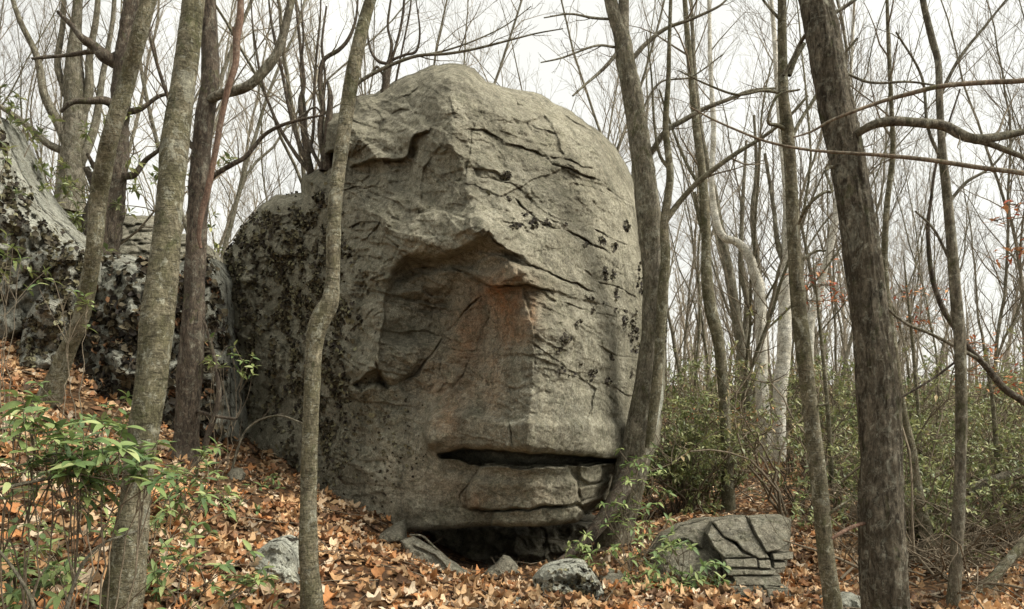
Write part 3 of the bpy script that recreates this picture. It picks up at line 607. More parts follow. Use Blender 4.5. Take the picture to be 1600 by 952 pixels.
SIMP = [leaf_shape('plain', LR) for _ in range(4)]+[(np.array([[-.5,0,0],[-.1,-.32,.12],[.5,0,.05],[0.05,.34,.14],[0,0,-.03]]), np.array([[0,1,4],[1,2,4],[2,3,4],[3,0,4]]))]*4
p, R, sz, col = litter(36000, 7.5, 26, 0.06, 0.12, SIMP[4:], LR, 0.05); scatter(S, SIMP, p, R, sz, col, LR)
tag(ob('leaf_litter', S.mesh('leaf_litter', M['dry_leaf'], True)), 'thick carpet of fallen brown and orange leaves over the forest floor', 'leaf litter', None, 'stuff')
# the 300 largest leaves are pieces of the ground
LM = []
for s_, (V, T) in enumerate(LEAVES):
    for cc in (0, 3, 1, 5, 6):
        LM.append(mk_mesh('fallen_leaf', V, T, M['dry_leaf'], True, np.tile(DRY[cc], (len(V), 1))))
from mathutils import Matrix
n = 300; yy = LR.uniform(3.6, 5.6, n); xx = np.where(LR.uniform(0, 1, n) < 0.7, -yy*LR.uniform(0.05, 0.66, n), yy*LR.uniform(0, 0.64, n)); zz = gz(xx, yy)+0.05
Rr = np.einsum('nij,njk->nik', to_frame(gnormal(xx, yy)), rot_batch(LR, n, 0.35)); ss = LR.uniform(0.08, 0.14, n)
for i in range(n):
    o = bpy.data.objects.new('fallen_leaf', LM[LR.integers(len(LM))]); C.objects.link(o); o.parent = ground
    m4 = Matrix([list(Rr[i][a]*ss[i])+[float((xx[i], yy[i], zz[i])[a])] for a in range(3)]+[[0, 0, 0, 1]]); o.matrix_local = m4
# ---------------------------------------------------------------- other rocks
def simple_rock(label, outline, D, name='rock', mat='pale', step=2.0, thick=0.5, curl=(30, 0.22), slope=0.0, dome=0.12, feats=(), rough=(0.03, 3.5), facet=(0.045, 45), attrs=None, cat='rock', group=None, strata=(0.3, 1.5), edge=2.0):
    o = np.array(outline, float); c = o.mean(0); ext = np.ptp(o, axis=0); ctrl = [(c[0], c[1], D-dome)]
    for a, b in o: ctrl.append((a, b, D+slope*(c[1]-b)/max(ext[1], 1)))
    r = relief_rock(outline, ctrl, step, curl, thick, feats, rough, facet, None, edge, attrs, edge_seed=c[0]*0.13, lam=200.0, strata=strata)
    bx = W(c[0], o[:, 1].max(), D); loc = np.array([bx[0], bx[1], float(gz(bx[0], bx[1])[0])])
    t = build_rock(r, name, M[mat], None, loc); tag(t, label, cat, group); return t, r
bl = lambda *s: blob(s)
rk1, r1 = simple_rock('pale rock spotted with black lichen at the far left edge', [(-150,250),(-110,190),(-60,172),(0,182),(14,212),(24,250),(46,290),(62,322),(92,350),(118,378),(128,396),(100,440),(50,520),(-40,575),(-150,590)], 9.0, 'boulder', 'spotted', 2.5, 1.4, (40,0.5), 0.8, 0.2, rough=(0.07,2.0), facet=(0.09,62), cat='boulder',
   feats=[crack([(10,230),(30,300),(60,350)],0.1,3,0.08,25), crack([(60,345),(70,380),(40,410)],0.1,3,0.08,25)])
rk2, r2 = simple_rock('pale slanting slab leaning beside the leftmost leaning tree', [(24,400),(60,390),(118,380),(138,388),(142,436),(118,480),(100,530),(88,575),(64,592),(14,590),(28,552),(42,490),(74,440),(26,428)], 8.35, 'slab', 'spotted', 2.0, 0.9, (26,0.3), 0.5, 0.15, rough=(0.05,2.5), facet=(0.08,60), cat='rock slab',
   feats=[crack([(76,436),(92,410),(100,388)],0.12,3,0.1,20), crack([(84,440),(110,470),(100,520)],0.05,3,0.05,20)], attrs=dict(moss=bl((120,480,30,60,0.8),(40,540,20,40,0.4))))
rk3, r3 = simple_rock('grey boulder shaggy with dark leafy lichen behind the thickest left trunk', [(134,402),(200,397),(232,408),(270,420),(300,400),(330,402),(352,440),(360,560),(362,720),(300,735),(230,700),(150,660),(90,650),(74,605),(100,530),(128,460)], 8.75, 'boulder', 'spotted', 2.2, 1.6, (40,0.5), 1.0, 0.25, rough=(0.07,2.0), facet=(0.12,60), cat='boulder',
   attrs=dict(moss=bl((200,520,90,120,0.8),(310,560,60,150,0.9))))
rk4, _ = simple_rock('low layered grey outcrop far behind the leafy lichen boulder', [(168,430),(172,350),(198,335),(240,338),(262,362),(300,366),(334,392),(350,440)], 11.5, 'outcrop', 'ledge', 2.5, 1.2, (18,0.3), 1.0, 0.1, cat='outcrop', rough=(0.05,3),
   feats=[crack([(168+dx,y),(210+dx,y-2),(260,y+6+dx*0.2),(335-dx,y+14)],0.12,1.8,0.07,9) for y,dx in ((352,6),(361,30),(377,0),(384,44),(399,10),(414,26))])
rk5, r5 = simple_rock('rounded rock with whitish lichen among leaves, left of the kinked tree', [(386,884),(397,862),(418,848),(441,846),(456,858),(466,880),(470,915),(430,925),(390,918)], 5.3, 'rock', 'pale', 1.3, 0.35, (18,0.14), 0.25, 0.08, rough=(0.02,6), facet=(0.03,24), attrs=dict(pale=bl((430,880,60,50,1.0))))
simple_rock('small triangular grey rock at the left end of the boulder slot', [(588,840),(612,824),(632,814),(634,846),(602,850)], 7.05, 'rock', 'ledge', 1.3, 0.3, (7,0.07), 0.2, 0.03, facet=(0.02,20), rough=(0.01,6), edge=1.0)
simple_rock('long flat slab tilted against the mouth of the slot', [(625,846),(646,837),(680,856),(712,882),(737,906),(730,916),(696,908),(660,893),(640,874)], 6.65, 'slab', 'ledge', 1.2, 0.3, (8,0.07), 0.3, 0.04, facet=(0.03,26), rough=(0.01,6), edge=1.3, cat='rock slab', attrs=dict(pale=bl((690,875,50,30,0.6))), feats=[ledge([(640,848),(680,868),(700,890),(712,905)],0.06,14)])
simple_rock('small pointed grey rock standing in front of the dark slot', [(756,898),(772,884),(786,869),(797,873),(806,884),(813,896),(808,908),(780,910)], 6.85, 'rock', 'ledge', 1.2, 0.25, (8,0.07), 0.2, 0.04, facet=(0.02,20), rough=(0.01,6), edge=1.2)
rk9, r9 = simple_rock('pale lichen crusted rock with dark flakes below the slot', [(830,906),(846,888),(878,879),(916,881),(932,902),(946,925),(962,975),(900,990),(852,960),(838,928)], 6.0, 'rock', 'pale', 1.3, 0.5, (18,0.16), 0.4, 0.08, rough=(0.03,5), facet=(0.06,34), attrs=dict(pale=bl((880,910,60,40,1.0))))
simple_rock('tiny pale stone at the bottom edge among leaves', [(792,944),(802,935),(814,936),(817,958),(794,962)], 5.65, 'stone', 'pale', 1.2, 0.12, (6,0.05), 0.1, 0.02, facet=(0.01,12), rough=(0.006,8), edge=0.8, cat='stone')
simple_rock('small grey stone under the laurel right of the slot', [(938,905),(952,894),(972,896),(984,912),(976,930),(950,932)], 6.3, 'stone', 'ledge', 1.3, 0.25, (9,0.07), 0.2, 0.04, facet=(0.02,18), rough=(0.012,6), edge=1.0, cat='stone')
simple_rock('small round stone on the leaves beside the laurel, left of the boulder', [(354,742),(362,733),(374,732),(382,741),(378,752),(358,753)], 7.3, 'stone', 'ledge', 1.3, 0.15, (6,0.05), 0.1, 0.03, facet=(0.01,12), rough=(0.01,6), edge=0.8, cat='stone')
simple_rock('pale rock behind the slim trunk left of the darkest trunk', [(1268,870),(1284,856),(1310,852),(1336,862),(1346,885),(1320,905),(1280,900)], 7.6, 'rock', 'pale', 1.4, 0.4, (12,0.12), 0.3, 0.05, rough=(0.02,5), facet=(0.04,25))
simple_rock('low pale rock at the bottom edge beside the darkest trunk', [(1296,945),(1308,928),(1330,926),(1356,938),(1365,975),(1300,980)], 5.5, 'rock', 'pale', 1.3, 0.4, (10,0.09), 0.2, 0.05, rough=(0.015,6), facet=(0.03,22))
simple_rock('shadowed rock deep inside the slot under the boulder', [(630,905),(640,840),(700,812),(800,822),(880,812),(950,818),(985,846),(990,905),(860,918),(740,918)], 9.7, 'rock', 'ledge', 2.0, 1.4, (14,0.2), 0.4, 0.1, rough=(0.04,3), facet=(0.08,30))  # slot rock, enlarged to block light entering from behind the boulder
sm_r = np.random.default_rng(21)
slot_stones = []
for i in range(13):
    px = sm_r.uniform(700, 940); py = sm_r.uniform(884, 900); rr_ = sm_r.uniform(5, 11); a = np.linspace(0, 2*pi, 9)[:-1]
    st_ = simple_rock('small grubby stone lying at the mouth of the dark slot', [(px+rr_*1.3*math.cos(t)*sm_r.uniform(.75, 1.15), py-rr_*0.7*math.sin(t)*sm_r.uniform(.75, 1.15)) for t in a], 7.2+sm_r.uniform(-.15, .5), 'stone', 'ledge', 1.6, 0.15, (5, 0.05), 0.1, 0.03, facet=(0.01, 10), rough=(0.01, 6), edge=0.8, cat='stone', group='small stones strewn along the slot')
    slot_stones.append((px, st_[0]))
ORD = 'first second third fourth fifth sixth seventh eighth ninth tenth eleventh twelfth thirteenth fourteenth fifteenth sixteenth seventeenth eighteenth nineteenth twentieth'.split()
def by_place(items, noun, marks):
    """items (px, object): say which one by counting from the left between two named landmarks"""
    for (a, an), (b, bn) in zip(marks[:-1], marks[1:]):
        got = sorted([it for it in items if a <= it[0] < b], key=lambda q: q[0])
        for j, (px, o) in enumerate(got): o['label'] = f'{ORD[j]} from left of the {noun} between {an} and {bn}'
RIGHT = [(1000, 'boulder'), (1130, 'bowed trunk'), (1262, 'slim olive trunk'), (1375, 'darkest trunk'), (1500, 'right edge trunk'), (1900, 'frame edge')]
for j, (px, o) in enumerate(sorted(slot_stones, key=lambda q: q[0])): o['label'] = f'{ORD[j]} from left of the small grubby stones lying along the dark slot mouth'
# ---------------------------------------------------------------- the blocky ledge at the right
L_OUT = [(1018,862),(1034,840),(1062,824),(1094,813),(1150,805),(1200,806),(1237,812),(1234,850),(1228,890),(1222,930),(1225,975),(1150,975),(1080,965),(1030,925)]
def LD(x, y): return 6.75-0.0062*(y-806)+0.0012*abs(x-1185)
LEDGE_LOC = np.array([1.9, 6.3, 0.0])
ledge_t = empty('rock_ledge', LEDGE_LOC); tag(ledge_t, 'low ledge of cracked stacked grey blocks right of the big boulder', 'rock ledge')
rL = relief_rock(L_OUT, [(x, y, LD(x, y)+(0.14 if x < 1105 else 0.34)) for x, y in L_OUT+[(1100,870),(1180,860),(1080,900),(1200,900)]], 1.8, (20,0.2), 0.9, [crack([(1110,815),(1131,840),(1128,880),(1140,930)],0.12,3,0.08,20), crack([(1030,850),(1070,845),(1100,860)],0.08,3,0.07,20)], (0.03,3.5), (0.03,45), None, 2.0, attrs=dict(moss=bl((1110,880,26,60,0.9),(1020,860,40,40,0.5))), strata=(0.1, 2.0), lam=100.0)
build_rock(rL, 'rock_body', M['ledge'], ledge_t).data.transform(Matrix.Translation(-Vector(LEDGE_LOC)))
BL = [[(1147,807),(1166,808),(1178,834),(1192,856),(1203,873),(1187,874),(1162,862),(1150,848),(1131,838),(1112,815)],
 [(1169,808),(1237,810),(1230,822),(1233,850),(1219,860),(1198,864),(1189,850),(1178,831)], [(1205,864),(1240,862),(1239,875),(1208,876)], [(1208,877),(1228,876),(1228,889),(1209,890)],
 [(1184,875),(1204,875),(1206,890),(1186,889)], [(1131,874),(1182,871),(1184,888),(1134,888)], [(1131,889),(1213,891),(1210,900),(1137,900)], [(1144,900),(1220,899),(1221,917),(1150,916)],
 [(1196,919),(1234,920),(1240,940),(1222,962),(1204,950)], [(1139,914),(1192,919),(1203,946),(1190,962),(1150,950)], [(1112,817),(1130,840),(1148,850),(1160,863),(1180,871),(1131,873),(1118,860),(1104,836)]]
for i, b in enumerate(BL):
    b = [(x+(1.0 if x < np.mean([q[0] for q in b]) else -1.0)*0.35, y+(1.0 if y < np.mean([q[1] for q in b]) else -1.0)*0.35) for x, y in b]
    r = relief_rock(b, [(x, y, LD(x, y)-0.10+[0.0,-.05,-.02,.02,.0,.01,-.03,-.01,-.05,-.03,.02][i]) for x, y in b], 1.1, (2.6, 0.04), 0.4, (), (0.014, 7), (0.008, 26), None, 1.0, attrs=dict(pale=bl((1170,835,40,40,0.3)), moss=bl((1150,935,30,14,0.9),(1130,870,20,20,0.5))), edge_seed=i*2.3, strata=(0.1, 2.0), lam=50.0)
    me = mk_mesh('block', r['V']-LEDGE_LOC, [r['Q'], r['QB']], M['ledge'], True, None, r['AT']); ob('block', me, ledge_t)
# ---------------------------------------------------------------- growing wood
TR = np.random.default_rng(5)
def wander(start, direc, length, n, r, wig=0.18, up=0.0):
    P = [np.array(start, float)]; d = np.array(direc, float); d /= np.linalg.norm(d); st = length/(n-1)
    for i in range(n-1):
        d = d+r.normal(0, wig, 3)+np.array([0, 0, up]); d /= np.linalg.norm(d); P.append(P[-1]+d*st)
    return np.array(P)
def sprout(soup, P, R, r, level=2, every=0.35, t0=0.25, lenf=0.45, rmin=0.0022, maxlen=1.6, up=0.05, ang=(0.5, 1.05), col=None, flat=0.0):
    """side branches and twigs along a limb"""
    seg = np.linalg.norm(np.diff(P, axis=0), axis=1); L = seg.sum(); cum = np.r_[0, np.cumsum(seg)]
    s = L*t0+r.uniform(0, every); 
    while s < L*0.99:
        k = min(np.searchsorted(cum, s)-1, len(P)-2); k = max(k, 0); f = (s-cum[k])/seg[k]; p = P[k]*(1-f)+P[k+1]*f; rad = R[k]*(1-f)+R[k+1]*f
        t = (P[k+1]-P[k])/seg[k]; v = r.normal(size=3); v[1] *= (1-flat); v -= v@t*t; v /= np.linalg.norm(v)+1e-9; a = r.uniform(*ang)
        d = t*math.cos(a)+v*math.sin(a)+np.array([0, 0, 0.15]); ln = min(maxlen, L*lenf)*r.uniform(0.45, 1.0)*(1-0.45*s/L); rr = max(rmin, min(rad*0.55, 0.012*ln+rmin))
        n = 5 if level > 0 else 4; Q = wander(p, d, ln, n, r, 0.16, up); RR = np.linspace(rr, max(rmin*0.7, rr*0.25), n); V, F_ = tube(Q, RR, 4 if rr > 0.006 else 3); soup.add(V, F_, None, col)
        if level > 0: sprout(soup, Q, RR, r, level-1, every*0.62, 0.2, 0.55, rmin, ln*0.6, up, ang, col, flat)
        s += every*r.uniform(0.5, 1.5)
def limb(path, n=40, wob=0.0, r=None):
    """path rows: px, py, distance, width in px -> world points and radii"""
    c = crom(path, n); P = W(c[:, 0], c[:, 1], c[:, 2]); R = np.maximum(c[:, 3], 0.6)/2/F*c[:, 2]
    if wob:
        P = P+wob*np.c_[fbm(np.c_[np.arange(n)*0.31, np.full(n, path[0][0]*0.1), np.zeros(n)], 2), np.zeros(n), np.zeros(n)]*np.sin(np.linspace(0, pi, n))[:, None]
    return P, R
def bark_bump(kind):
    def f(P, th, n):
        cum = np.r_[0, np.cumsum(np.linalg.norm(np.diff(P, axis=0), axis=1))]; A, S_ = np.meshgrid(th, cum); c, s = np.cos(A), np.sin(A)
        if kind == 'furrow': q = np.c_[(c*3.4).ravel(), (s*3.4).ravel(), (S_*2.2).ravel()]; v = 0.085*(ridged(q, 3)-0.8)+0.05*fbm(q*0.35, 2)
        elif kind == 'knobby': q = np.c_[(c*1.6).ravel(), (s*1.6).ravel(), (S_*3.5).ravel()]; v = 0.20*fbm(q, 4)
        else: q = np.c_[(c*1.1).ravel(), (s*1.1).ravel(), (S_*4).ravel()]; v = 0.05*fbm(q, 3)+0.02*perlin(q*np.array([0.8, 0.8, 9]))
        return v.reshape(n, len(th))
    return f
def tree(name, label, cat, trunk, bark, limbs=(), kind='smooth', sides=28, rings=None, twigs=None, group=None, twm='twig', seed=1, flare=0.0, ends=()):
    r = np.random.default_rng(seed); n = rings or 160; P, R = limb(trunk, n); base = P[0].copy()
    cum_ = np.r_[0, np.cumsum(np.linalg.norm(np.diff(P, axis=0), axis=1))]; R = R*(1+0.10*fbm(np.c_[cum_*1.6, np.full(n, seed*1.7), cum_*0], 3)+0.16*np.clip(perlin(np.c_[cum_*4.5, np.full(n, seed*2.9), cum_*0])-0.42, 0, 1))
    if flare:
        h = P[:, 2]-P[0, 2]; R = R*(1+flare*np.exp(-np.maximum(h, 0)/0.18))
    if trunk[-1][1] <= 5:                       # goes on above the view
        d = P[-1]-P[-2]; d = d/np.linalg.norm(d); more = wander(P[-1]+d*0.05, d, ends[0] if ends else 4.0, 24, r, 0.05, 0.02); P = np.vstack([P, more]); R = np.r_[R, np.linspace(R[-1], 0.012, 24)]
    t = empty(name, base); tag(t, label, cat, group)
    V, Q = tube(P, R, sides, bark_bump(kind)); V = np.vstack([V, P[-1:]+[[0, 0, 0.01]]]); top = (len(P)-1)*sides
    cap = np.array([[top+i, top+(i+1) % sides, len(V)-1] for i in range(sides)])
    ob('trunk', mk_mesh('trunk', V-base, [Q, cap], M[bark]), t); TW = Soup()
    for lb in limbs:
        path, opts = (lb[0], lb[1]) if isinstance(lb, tuple) and isinstance(lb[1], dict) else (lb, {})
        LP, LRd = limb(path, opts.get('n', 36)); V, Q = tube(LP, LRd, 10, bark_bump(opts.get('kind', kind)))
        ob('branch', mk_mesh('branch', V-base, Q, M[opts.get('bark', bark)]), t)
        if opts.get('tw', 1): sprout(TW, LP, LRd, r, opts.get('lv', 2), opts.get('every', 0.22), opts.get('t0', 0.15), opts.get('lenf', 0.5), 0.0016, opts.get('maxlen', 0.9), opts.get('up', 0.03), flat=0.3)
    if twigs: sprout(TW, P, np.minimum(R, 0.03), r, twigs.get('lv', 2), twigs.get('every', 0.4), twigs.get('t0', 0.4), twigs.get('lenf', 0.2), 0.0018, twigs.get('maxlen', 1.4), 0.05, (0.5, 1.0), None, 0.2)
    if TW.V: tag(ob('twigs', TW.mesh('twigs', M[twm], True, base), t), None, None, None, 'stuff')
    return t
# A thick left trunk in front
tree('birch_tree', 'thickest trunk on the left, olive grey peeling bark, running off the top of the frame', 'tree',
     [(178,1000,4.05,64),(192,930,4.05,60),(205,840,4.07,50),(213,760,4.1,44),(222,690,4.12,45),(236,600,4.15,47),(246,500,4.2,49),(258,400,4.25,46),(266,300,4.3,42),(276,200,4.35,40),(291,100,4.4,36),(303,0,4.45,32)], 'bark_birch', (), 'smooth', 40, 260,
     dict(every=0.5, t0=0.62, maxlen=1.5), seed=3, flare=0.1)
# B dark trunk behind it with the sweeping limb
tree('dark_trunk_tree', 'dark trunk just behind the thickest left trunk, with a grey limb sweeping up right', 'tree',
     [(285,735,7.4,46),(291,690,7.4,38),(296,600,7.4,37),(302,500,7.4,33),(306,400,7.45,31),(311,300,7.5,29),(318,200,7.5,26),(328,130,7.55,26),(327,60,7.6,26),(322,0,7.6,28)], 'bark_dark',
     [([(322,158,7.5,14),(345,148,7.45,15),(385,136,7.4,15),(412,112,7.4,15),(432,84,7.4,14),(444,50,7.4,13),(452,15,7.4,12),(462,-30,7.4,11)], dict(bark='bark_grey', every=0.3)),
      ([(322,285,7.5,9),(338,272,7.45,8),(365,256,7.4,7.5),(385,244,7.4,7),(412,212,7.4,6),(440,196,7.35,5.5),(475,186,7.3,4.5),(505,180,7.3,3)], dict(bark='bark_dark', every=0.28, maxlen=0.5)),
      ([(300,640,7.4,6),(335,650,7.2,5),(370,655,7.1,4)], dict(every=0.3, maxlen=0.4)),
      ([(312,240,7.5,10),(290,215,7.6,8),(262,150,7.7,6),(240,80,7.8,5),(225,10,7.9,4)], dict(every=0.25))], 'furrow', 28, 200, dict(every=0.5, t0=0.7), seed=4, flare=0.45)
tree('snag', 'thin reddish broken stem hooked against the dark trunk', 'dead tree',
     [(314,388,7.25,5),(311,368,7.25,7),(316,330,7.25,9),(324,300,7.25,9),(336,240,7.25,9),(345,190,7.25,9),(356,140,7.25,9.5),(368,100,7.25,10),(370,62,7.25,11),(375,30,7.25,11),(376,0,7.25,10)], 'bark_red',
     [([(368,66,7.25,6),(366,52,7.25,5),(364,42,7.25,3)], dict(tw=0))], 'smooth', 14, 80, None, seed=5, ends=(2.0,))
tree('kinked_tree', 'slim grey trunk with a kink standing in front of the big boulder', 'tree',
     [(489,1010,4.75,36),(487,940,4.75,33),(482,860,4.77,29),(482,780,4.8,26),(484,700,4.8,25),(487,620,4.82,24),(490,560,4.85,25),(494,520,4.86,30),(504,493,4.87,33),(516,470,4.88,30),(520,430,4.9,23),(521,370,4.9,22),(525,300,4.93,22),(534,230,4.95,22),(544,160,5.0,22),(556,90,5.0,21),(570,30,5.05,19),(579,0,5.05,18)], 'bark_birch',
     [([(548,142,5.0,7),(562,128,5.0,6),(585,114,5.0,6),(620,98,5.0,5.5),(655,87,5.0,5),(700,84,5.0,4.5),(745,76,5.0,4),(800,62,5.0,3.2),(840,52,5.0,2.5),(880,45,5.0,1.8)], dict(every=0.14, maxlen=0.45, lv=1, bark='bark_grey')),
      ([(658,87,5.0,3.5),(700,78,5.02,3),(745,62,5.05,2.5),(790,40,5.1,2),(830,10,5.1,1.5)], dict(every=0.14, maxlen=0.4, lv=1, bark='bark_grey'))], 'smooth', 36, 260, dict(every=0.5, t0=0.75), seed=6, flare=0.05)
tree('leaning_tree', 'slender trunk at left leaning right over the pale slanting slab', 'tree',
     [(72,640,7.5,34),(84,605,7.4,29),(105,548,7.3,25),(126,500,7.2,24),(139,440,7.1,25),(148,380,7.0,26),(153,320,7.0,26),(162,260,6.9,26),(176,200,6.8,25),(198,130,6.8,25),(216,60,6.7,24),(232,0,6.7,23)], 'bark_birch', (), 'smooth', 26, 200, dict(every=0.5, t0=0.55), seed=7, flare=0.4)
tree('gnarled_oak', 'gnarled dark tree with crooked stubby limbs behind the leaning left trunk', 'tree',
     [(158,440,10.2,46),(166,380,10.2,40),(176,320,10.2,34),(184,260,10.2,30),(186,200,10.2,28),(190,140,10.2,30),(196,80,10.2,28),(203,20,10.2,24),(206,0,10.2,22)], 'bark_dark',
     [([(186,100,10.2,22),(165,90,10.1,20),(145,72,10.1,16),(128,60,10.0,12),(112,40,10,8),(90,18,10,5)], dict(kind='knobby', every=0.25)), ([(188,85,10.2,14),(170,92,10.3,12),(150,80,10.4,9),(110,86,10.5,6),(50,92,10.5,4)], dict(kind='knobby', every=0.3)),
      ([(180,168,10.2,16),(165,158,10.0,13),(140,158,9.9,10),(112,160,9.8,8),(95,175,9.8,5)], dict(kind='knobby', every=0.3)), ([(190,275,10.2,14),(210,272,10.1,11),(228,250,10.1,8),(250,232,10,6),(270,200,10,4)], dict(kind='knobby', every=0.3)),
      ([(176,280,10.2,14),(160,272,10.2,12),(148,262,10.2,9),(136,240,10.1,5)], dict(kind='knobby')), ([(196,175,10.2,12),(220,170,10.2,8),(250,150,10.2,6),(285,145,10.2,4)], dict(every=0.25)),
      ([(200,60,10.2,14),(220,30,10.2,10),(236,0,10.2,8),(240,-40,10.2,5)], dict(every=0.3)), ([(160,400,10.2,26),(140,350,10.3,22),(148,300,10.3,14),(135,262,10.3,10)], dict(kind='knobby'))], 'knobby', 26, 160, dict(every=0.3, t0=0.5, maxlen=1.8), seed=8, flare=0.2)
tree('grey_oak', 'broad grey trunk dividing into many upright limbs, behind the far left rocks', 'tree',
     [(106,330,12.5,44),(112,280,12.5,40),(116,220,12.5,36),(118,160,12.5,34),(116,110,12.5,26),(118,60,12.5,18),(122,0,12.5,14)], 'bark_grey',
     [([(114,250,12.5,20),(95,200,12.4,16),(70,150,12.3,13),(58,90,12.3,10),(30,30,12.2,8),(14,-20,12.2,6)], {}), ([(118,200,12.5,18),(138,150,12.5,14),(140,90,12.5,11),(150,30,12.5,9),(155,-30,12.5,7)], {}), ([(116,270,12.5,18),(135,235,12.5,14),(150,190,12.6,12),(160,120,12.6,9),(175,40,12.6,7),(180,-20,12.6,6)], {}),
      ([(112,240,12.5,14),(75,225,12.4,11),(35,190,12.3,9),(-10,160,12.2,7)], {}), ([(104,150,12.5,12),(90,100,12.5,10),(98,40,12.5,8),(100,-20,12.5,6)], {})], 'furrow', 24, 120, dict(every=0.35, t0=0.3, maxlen=2.2), seed=9, flare=0.1)
# G beside the boulder, with its root creeping into the slot
gt = tree('forked_tree', 'forked rough trunk hugging the right side of the big boulder', 'tree',
     [(956,872,8.0,58),(966,815,7.95,54),(978,770,7.9,52),(990,720,7.85,48),(1000,670,7.8,46),(1008,620,7.8,40),(1016,560,7.8,38),(1022,500,7.8,37),(1024,440,7.8,37),(1018,380,7.8,36),(1012,320,7.8,36),(1005,260,7.8,33),(996,200,7.8,32),(988,150,7.8,30),(978,100,7.8,28),(972,60,7.8,26),(962,30,7.8,22),(954,0,7.8,19)], 'bark_grey',
     [([(974,64,7.8,17),(974,30,7.8,17),(975,0,7.8,16),(978,-40,7.8,14)], dict(n=14, every=0.4)), ([(1010,250,7.8,10),(1022,232,7.75,9),(1040,205,7.7,8),(1068,188,7.7,8),(1100,170,7.7,7),(1140,155,7.7,6),(1172,142,7.7,5),(1212,138,7.7,3.5)], dict(every=0.25)),
      ([(968,78,7.8,7),(950,100,7.7,6),(935,115,7.7,5),(915,132,7.6,4),(895,150,7.5,3)], dict(every=0.15, maxlen=0.5)), ([(990,90,7.8,8),(1010,68,7.8,7),(1040,45,7.8,6),(1080,30,7.8,5),(1120,12,7.8,4),(1135,0,7.8,3)], dict(every=0.25)),
      ([(950,30,7.8,4),(925,28,7.7,4),(890,22,7.6,3),(850,28,7.5,2)], dict(every=0.12, maxlen=0.5)), ([(962,74,7.8,4),(930,72,7.6,3.5),(880,90,7.5,3),(845,98,7.4,2)], dict(every=0.12, maxlen=0.45)), ([(1000,180,7.8,4),(1030,130,7.8,3),(1080,120,7.8,2.5),(1130,85,7.8,2)], dict(every=0.14))], 'furrow', 40, 300, dict(every=0.45, t0=0.72), seed=10, flare=0.08)
P_, R_ = limb([(992,715,7.75,24),(976,757,7.6,28),(956,790,7.5,26),(935,822,7.4,22),(915,845,7.3,18),(893,864,7.2,12),(870,878,7.1,6)], 50); V_, Q_ = tube(P_, R_, 16, bark_bump('knobby')); ob('root', mk_mesh('root', V_-np.array(gt.location), Q_, M['bark_dark']), gt)
P_, R_ = limb([(1000,700,7.9,20),(1012,670,7.9,26),(1022,630,7.95,26),(1026,590,8.0,18)], 30); V_, Q_ = tube(P_, R_, 16, bark_bump('knobby')); ob('burl', mk_mesh('burl', V_-np.array(gt.location), Q_, M['pale']), gt)
tree('companion_stem', 'thinner stem climbing close beside the forked trunk at the boulder, branching to the right', 'tree',
     [(1014,700,7.6,14),(1026,600,7.6,16),(1032,520,7.6,16),(1036,450,7.6,16),(1040,400,7.6,15),(1038,350,7.6,14),(1043,310,7.6,13),(1047,270,7.6,12),(1040,200,7.6,10),(1044,130,7.6,8),(1046,60,7.6,6),(1048,0,7.6,5)], 'bark_thin',
     [([(1040,345,7.6,10),(1060,318,7.6,9),(1085,290,7.55,8.5),(1115,265,7.5,8),(1150,240,7.5,7),(1180,222,7.5,6),(1205,205,7.45,5.5),(1235,180,7.4,5),(1262,150,7.4,4)], dict(every=0.3)), ([(1046,265,7.6,6),(1030,240,7.6,5),(1022,190,7.6,4),(1018,120,7.6,3),(1010,50,7.6,2)], dict(every=0.25))], 'smooth', 18, 160, dict(every=0.3, t0=0.5, maxlen=0.9), seed=11)
# H the darkest trunk
tree('large_dark_tree', 'thickest dark furrowed trunk at right, leaning left, grey green limb reaching right', 'tree',
     [(1386,1020,4.7,76),(1383,950,4.7,68),(1378,860,4.72,63),(1376,780,4.74,62),(1376,700,4.76,62),(1372,620,4.78,60),(1365,540,4.8,57),(1355,460,4.83,56),(1345,380,4.86,54),(1334,310,4.88,52),(1320,230,4.9,50),(1303,150,4.93,50),(1289,70,4.96,50),(1274,0,5.0,48)], 'bark_oak',
     [([(1330,215,4.85,9),(1345,205,4.8,13),(1368,193,4.75,14),(1400,189,4.7,15),(1440,192,4.7,15),(1475,196,4.7,16),(1505,212,4.65,16),(1530,218,4.6,15),(1560,214,4.6,12),(1600,206,4.6,10),(1660,195,4.6,8),(1760,170,4.6,6),(1860,120,4.6,3)], dict(bark='bark_grey', kind='knobby', every=0.3, t0=0.3, maxlen=0.7)),
      ([(1520,217,4.6,12),(1545,224,4.6,10),(1570,234,4.6,9),(1600,246,4.6,8),(1640,262,4.6,7),(1740,300,4.6,5),(1830,320,4.6,3)], dict(bark='bark_grey', kind='knobby', every=0.25)),
      ([(1305,20,4.95,6),(1330,4,4.95,6),(1360,-20,4.95,5)], dict(bark='bark_grey')), ([(1312,108,4.9,4),(1345,125,4.9,4),(1372,130,4.85,4),(1420,128,4.85,3.5),(1470,135,4.8,3)], dict(bark='bark_grey', every=0.2, maxlen=0.4)),
      ([(1358,816,4.7,5),(1335,822,4.65,6),(1315,832,4.6,6),(1300,842,4.6,5)], dict(bark='bark_red', tw=0)), ([(1262,50,5,6),(1250,68,5.1,6),(1238,92,5.1,5),(1224,118,5.1,5)], dict(bark='bark_grey', tw=0)),
      ([(1320,255,4.9,5),(1296,262,4.85,4.5),(1290,270,4.8,4),(1296,285,4.8,4),(1300,300,4.75,4),(1290,300,4.75,4.5),(1272,312,4.75,5),(1256,332,4.8,5),(1248,350,4.9,5)], dict(bark='bark_thin', tw=0))], 'furrow', 72, 420, dict(every=0.5, t0=0.8), seed=12, flare=0.0, ends=(5.0,))
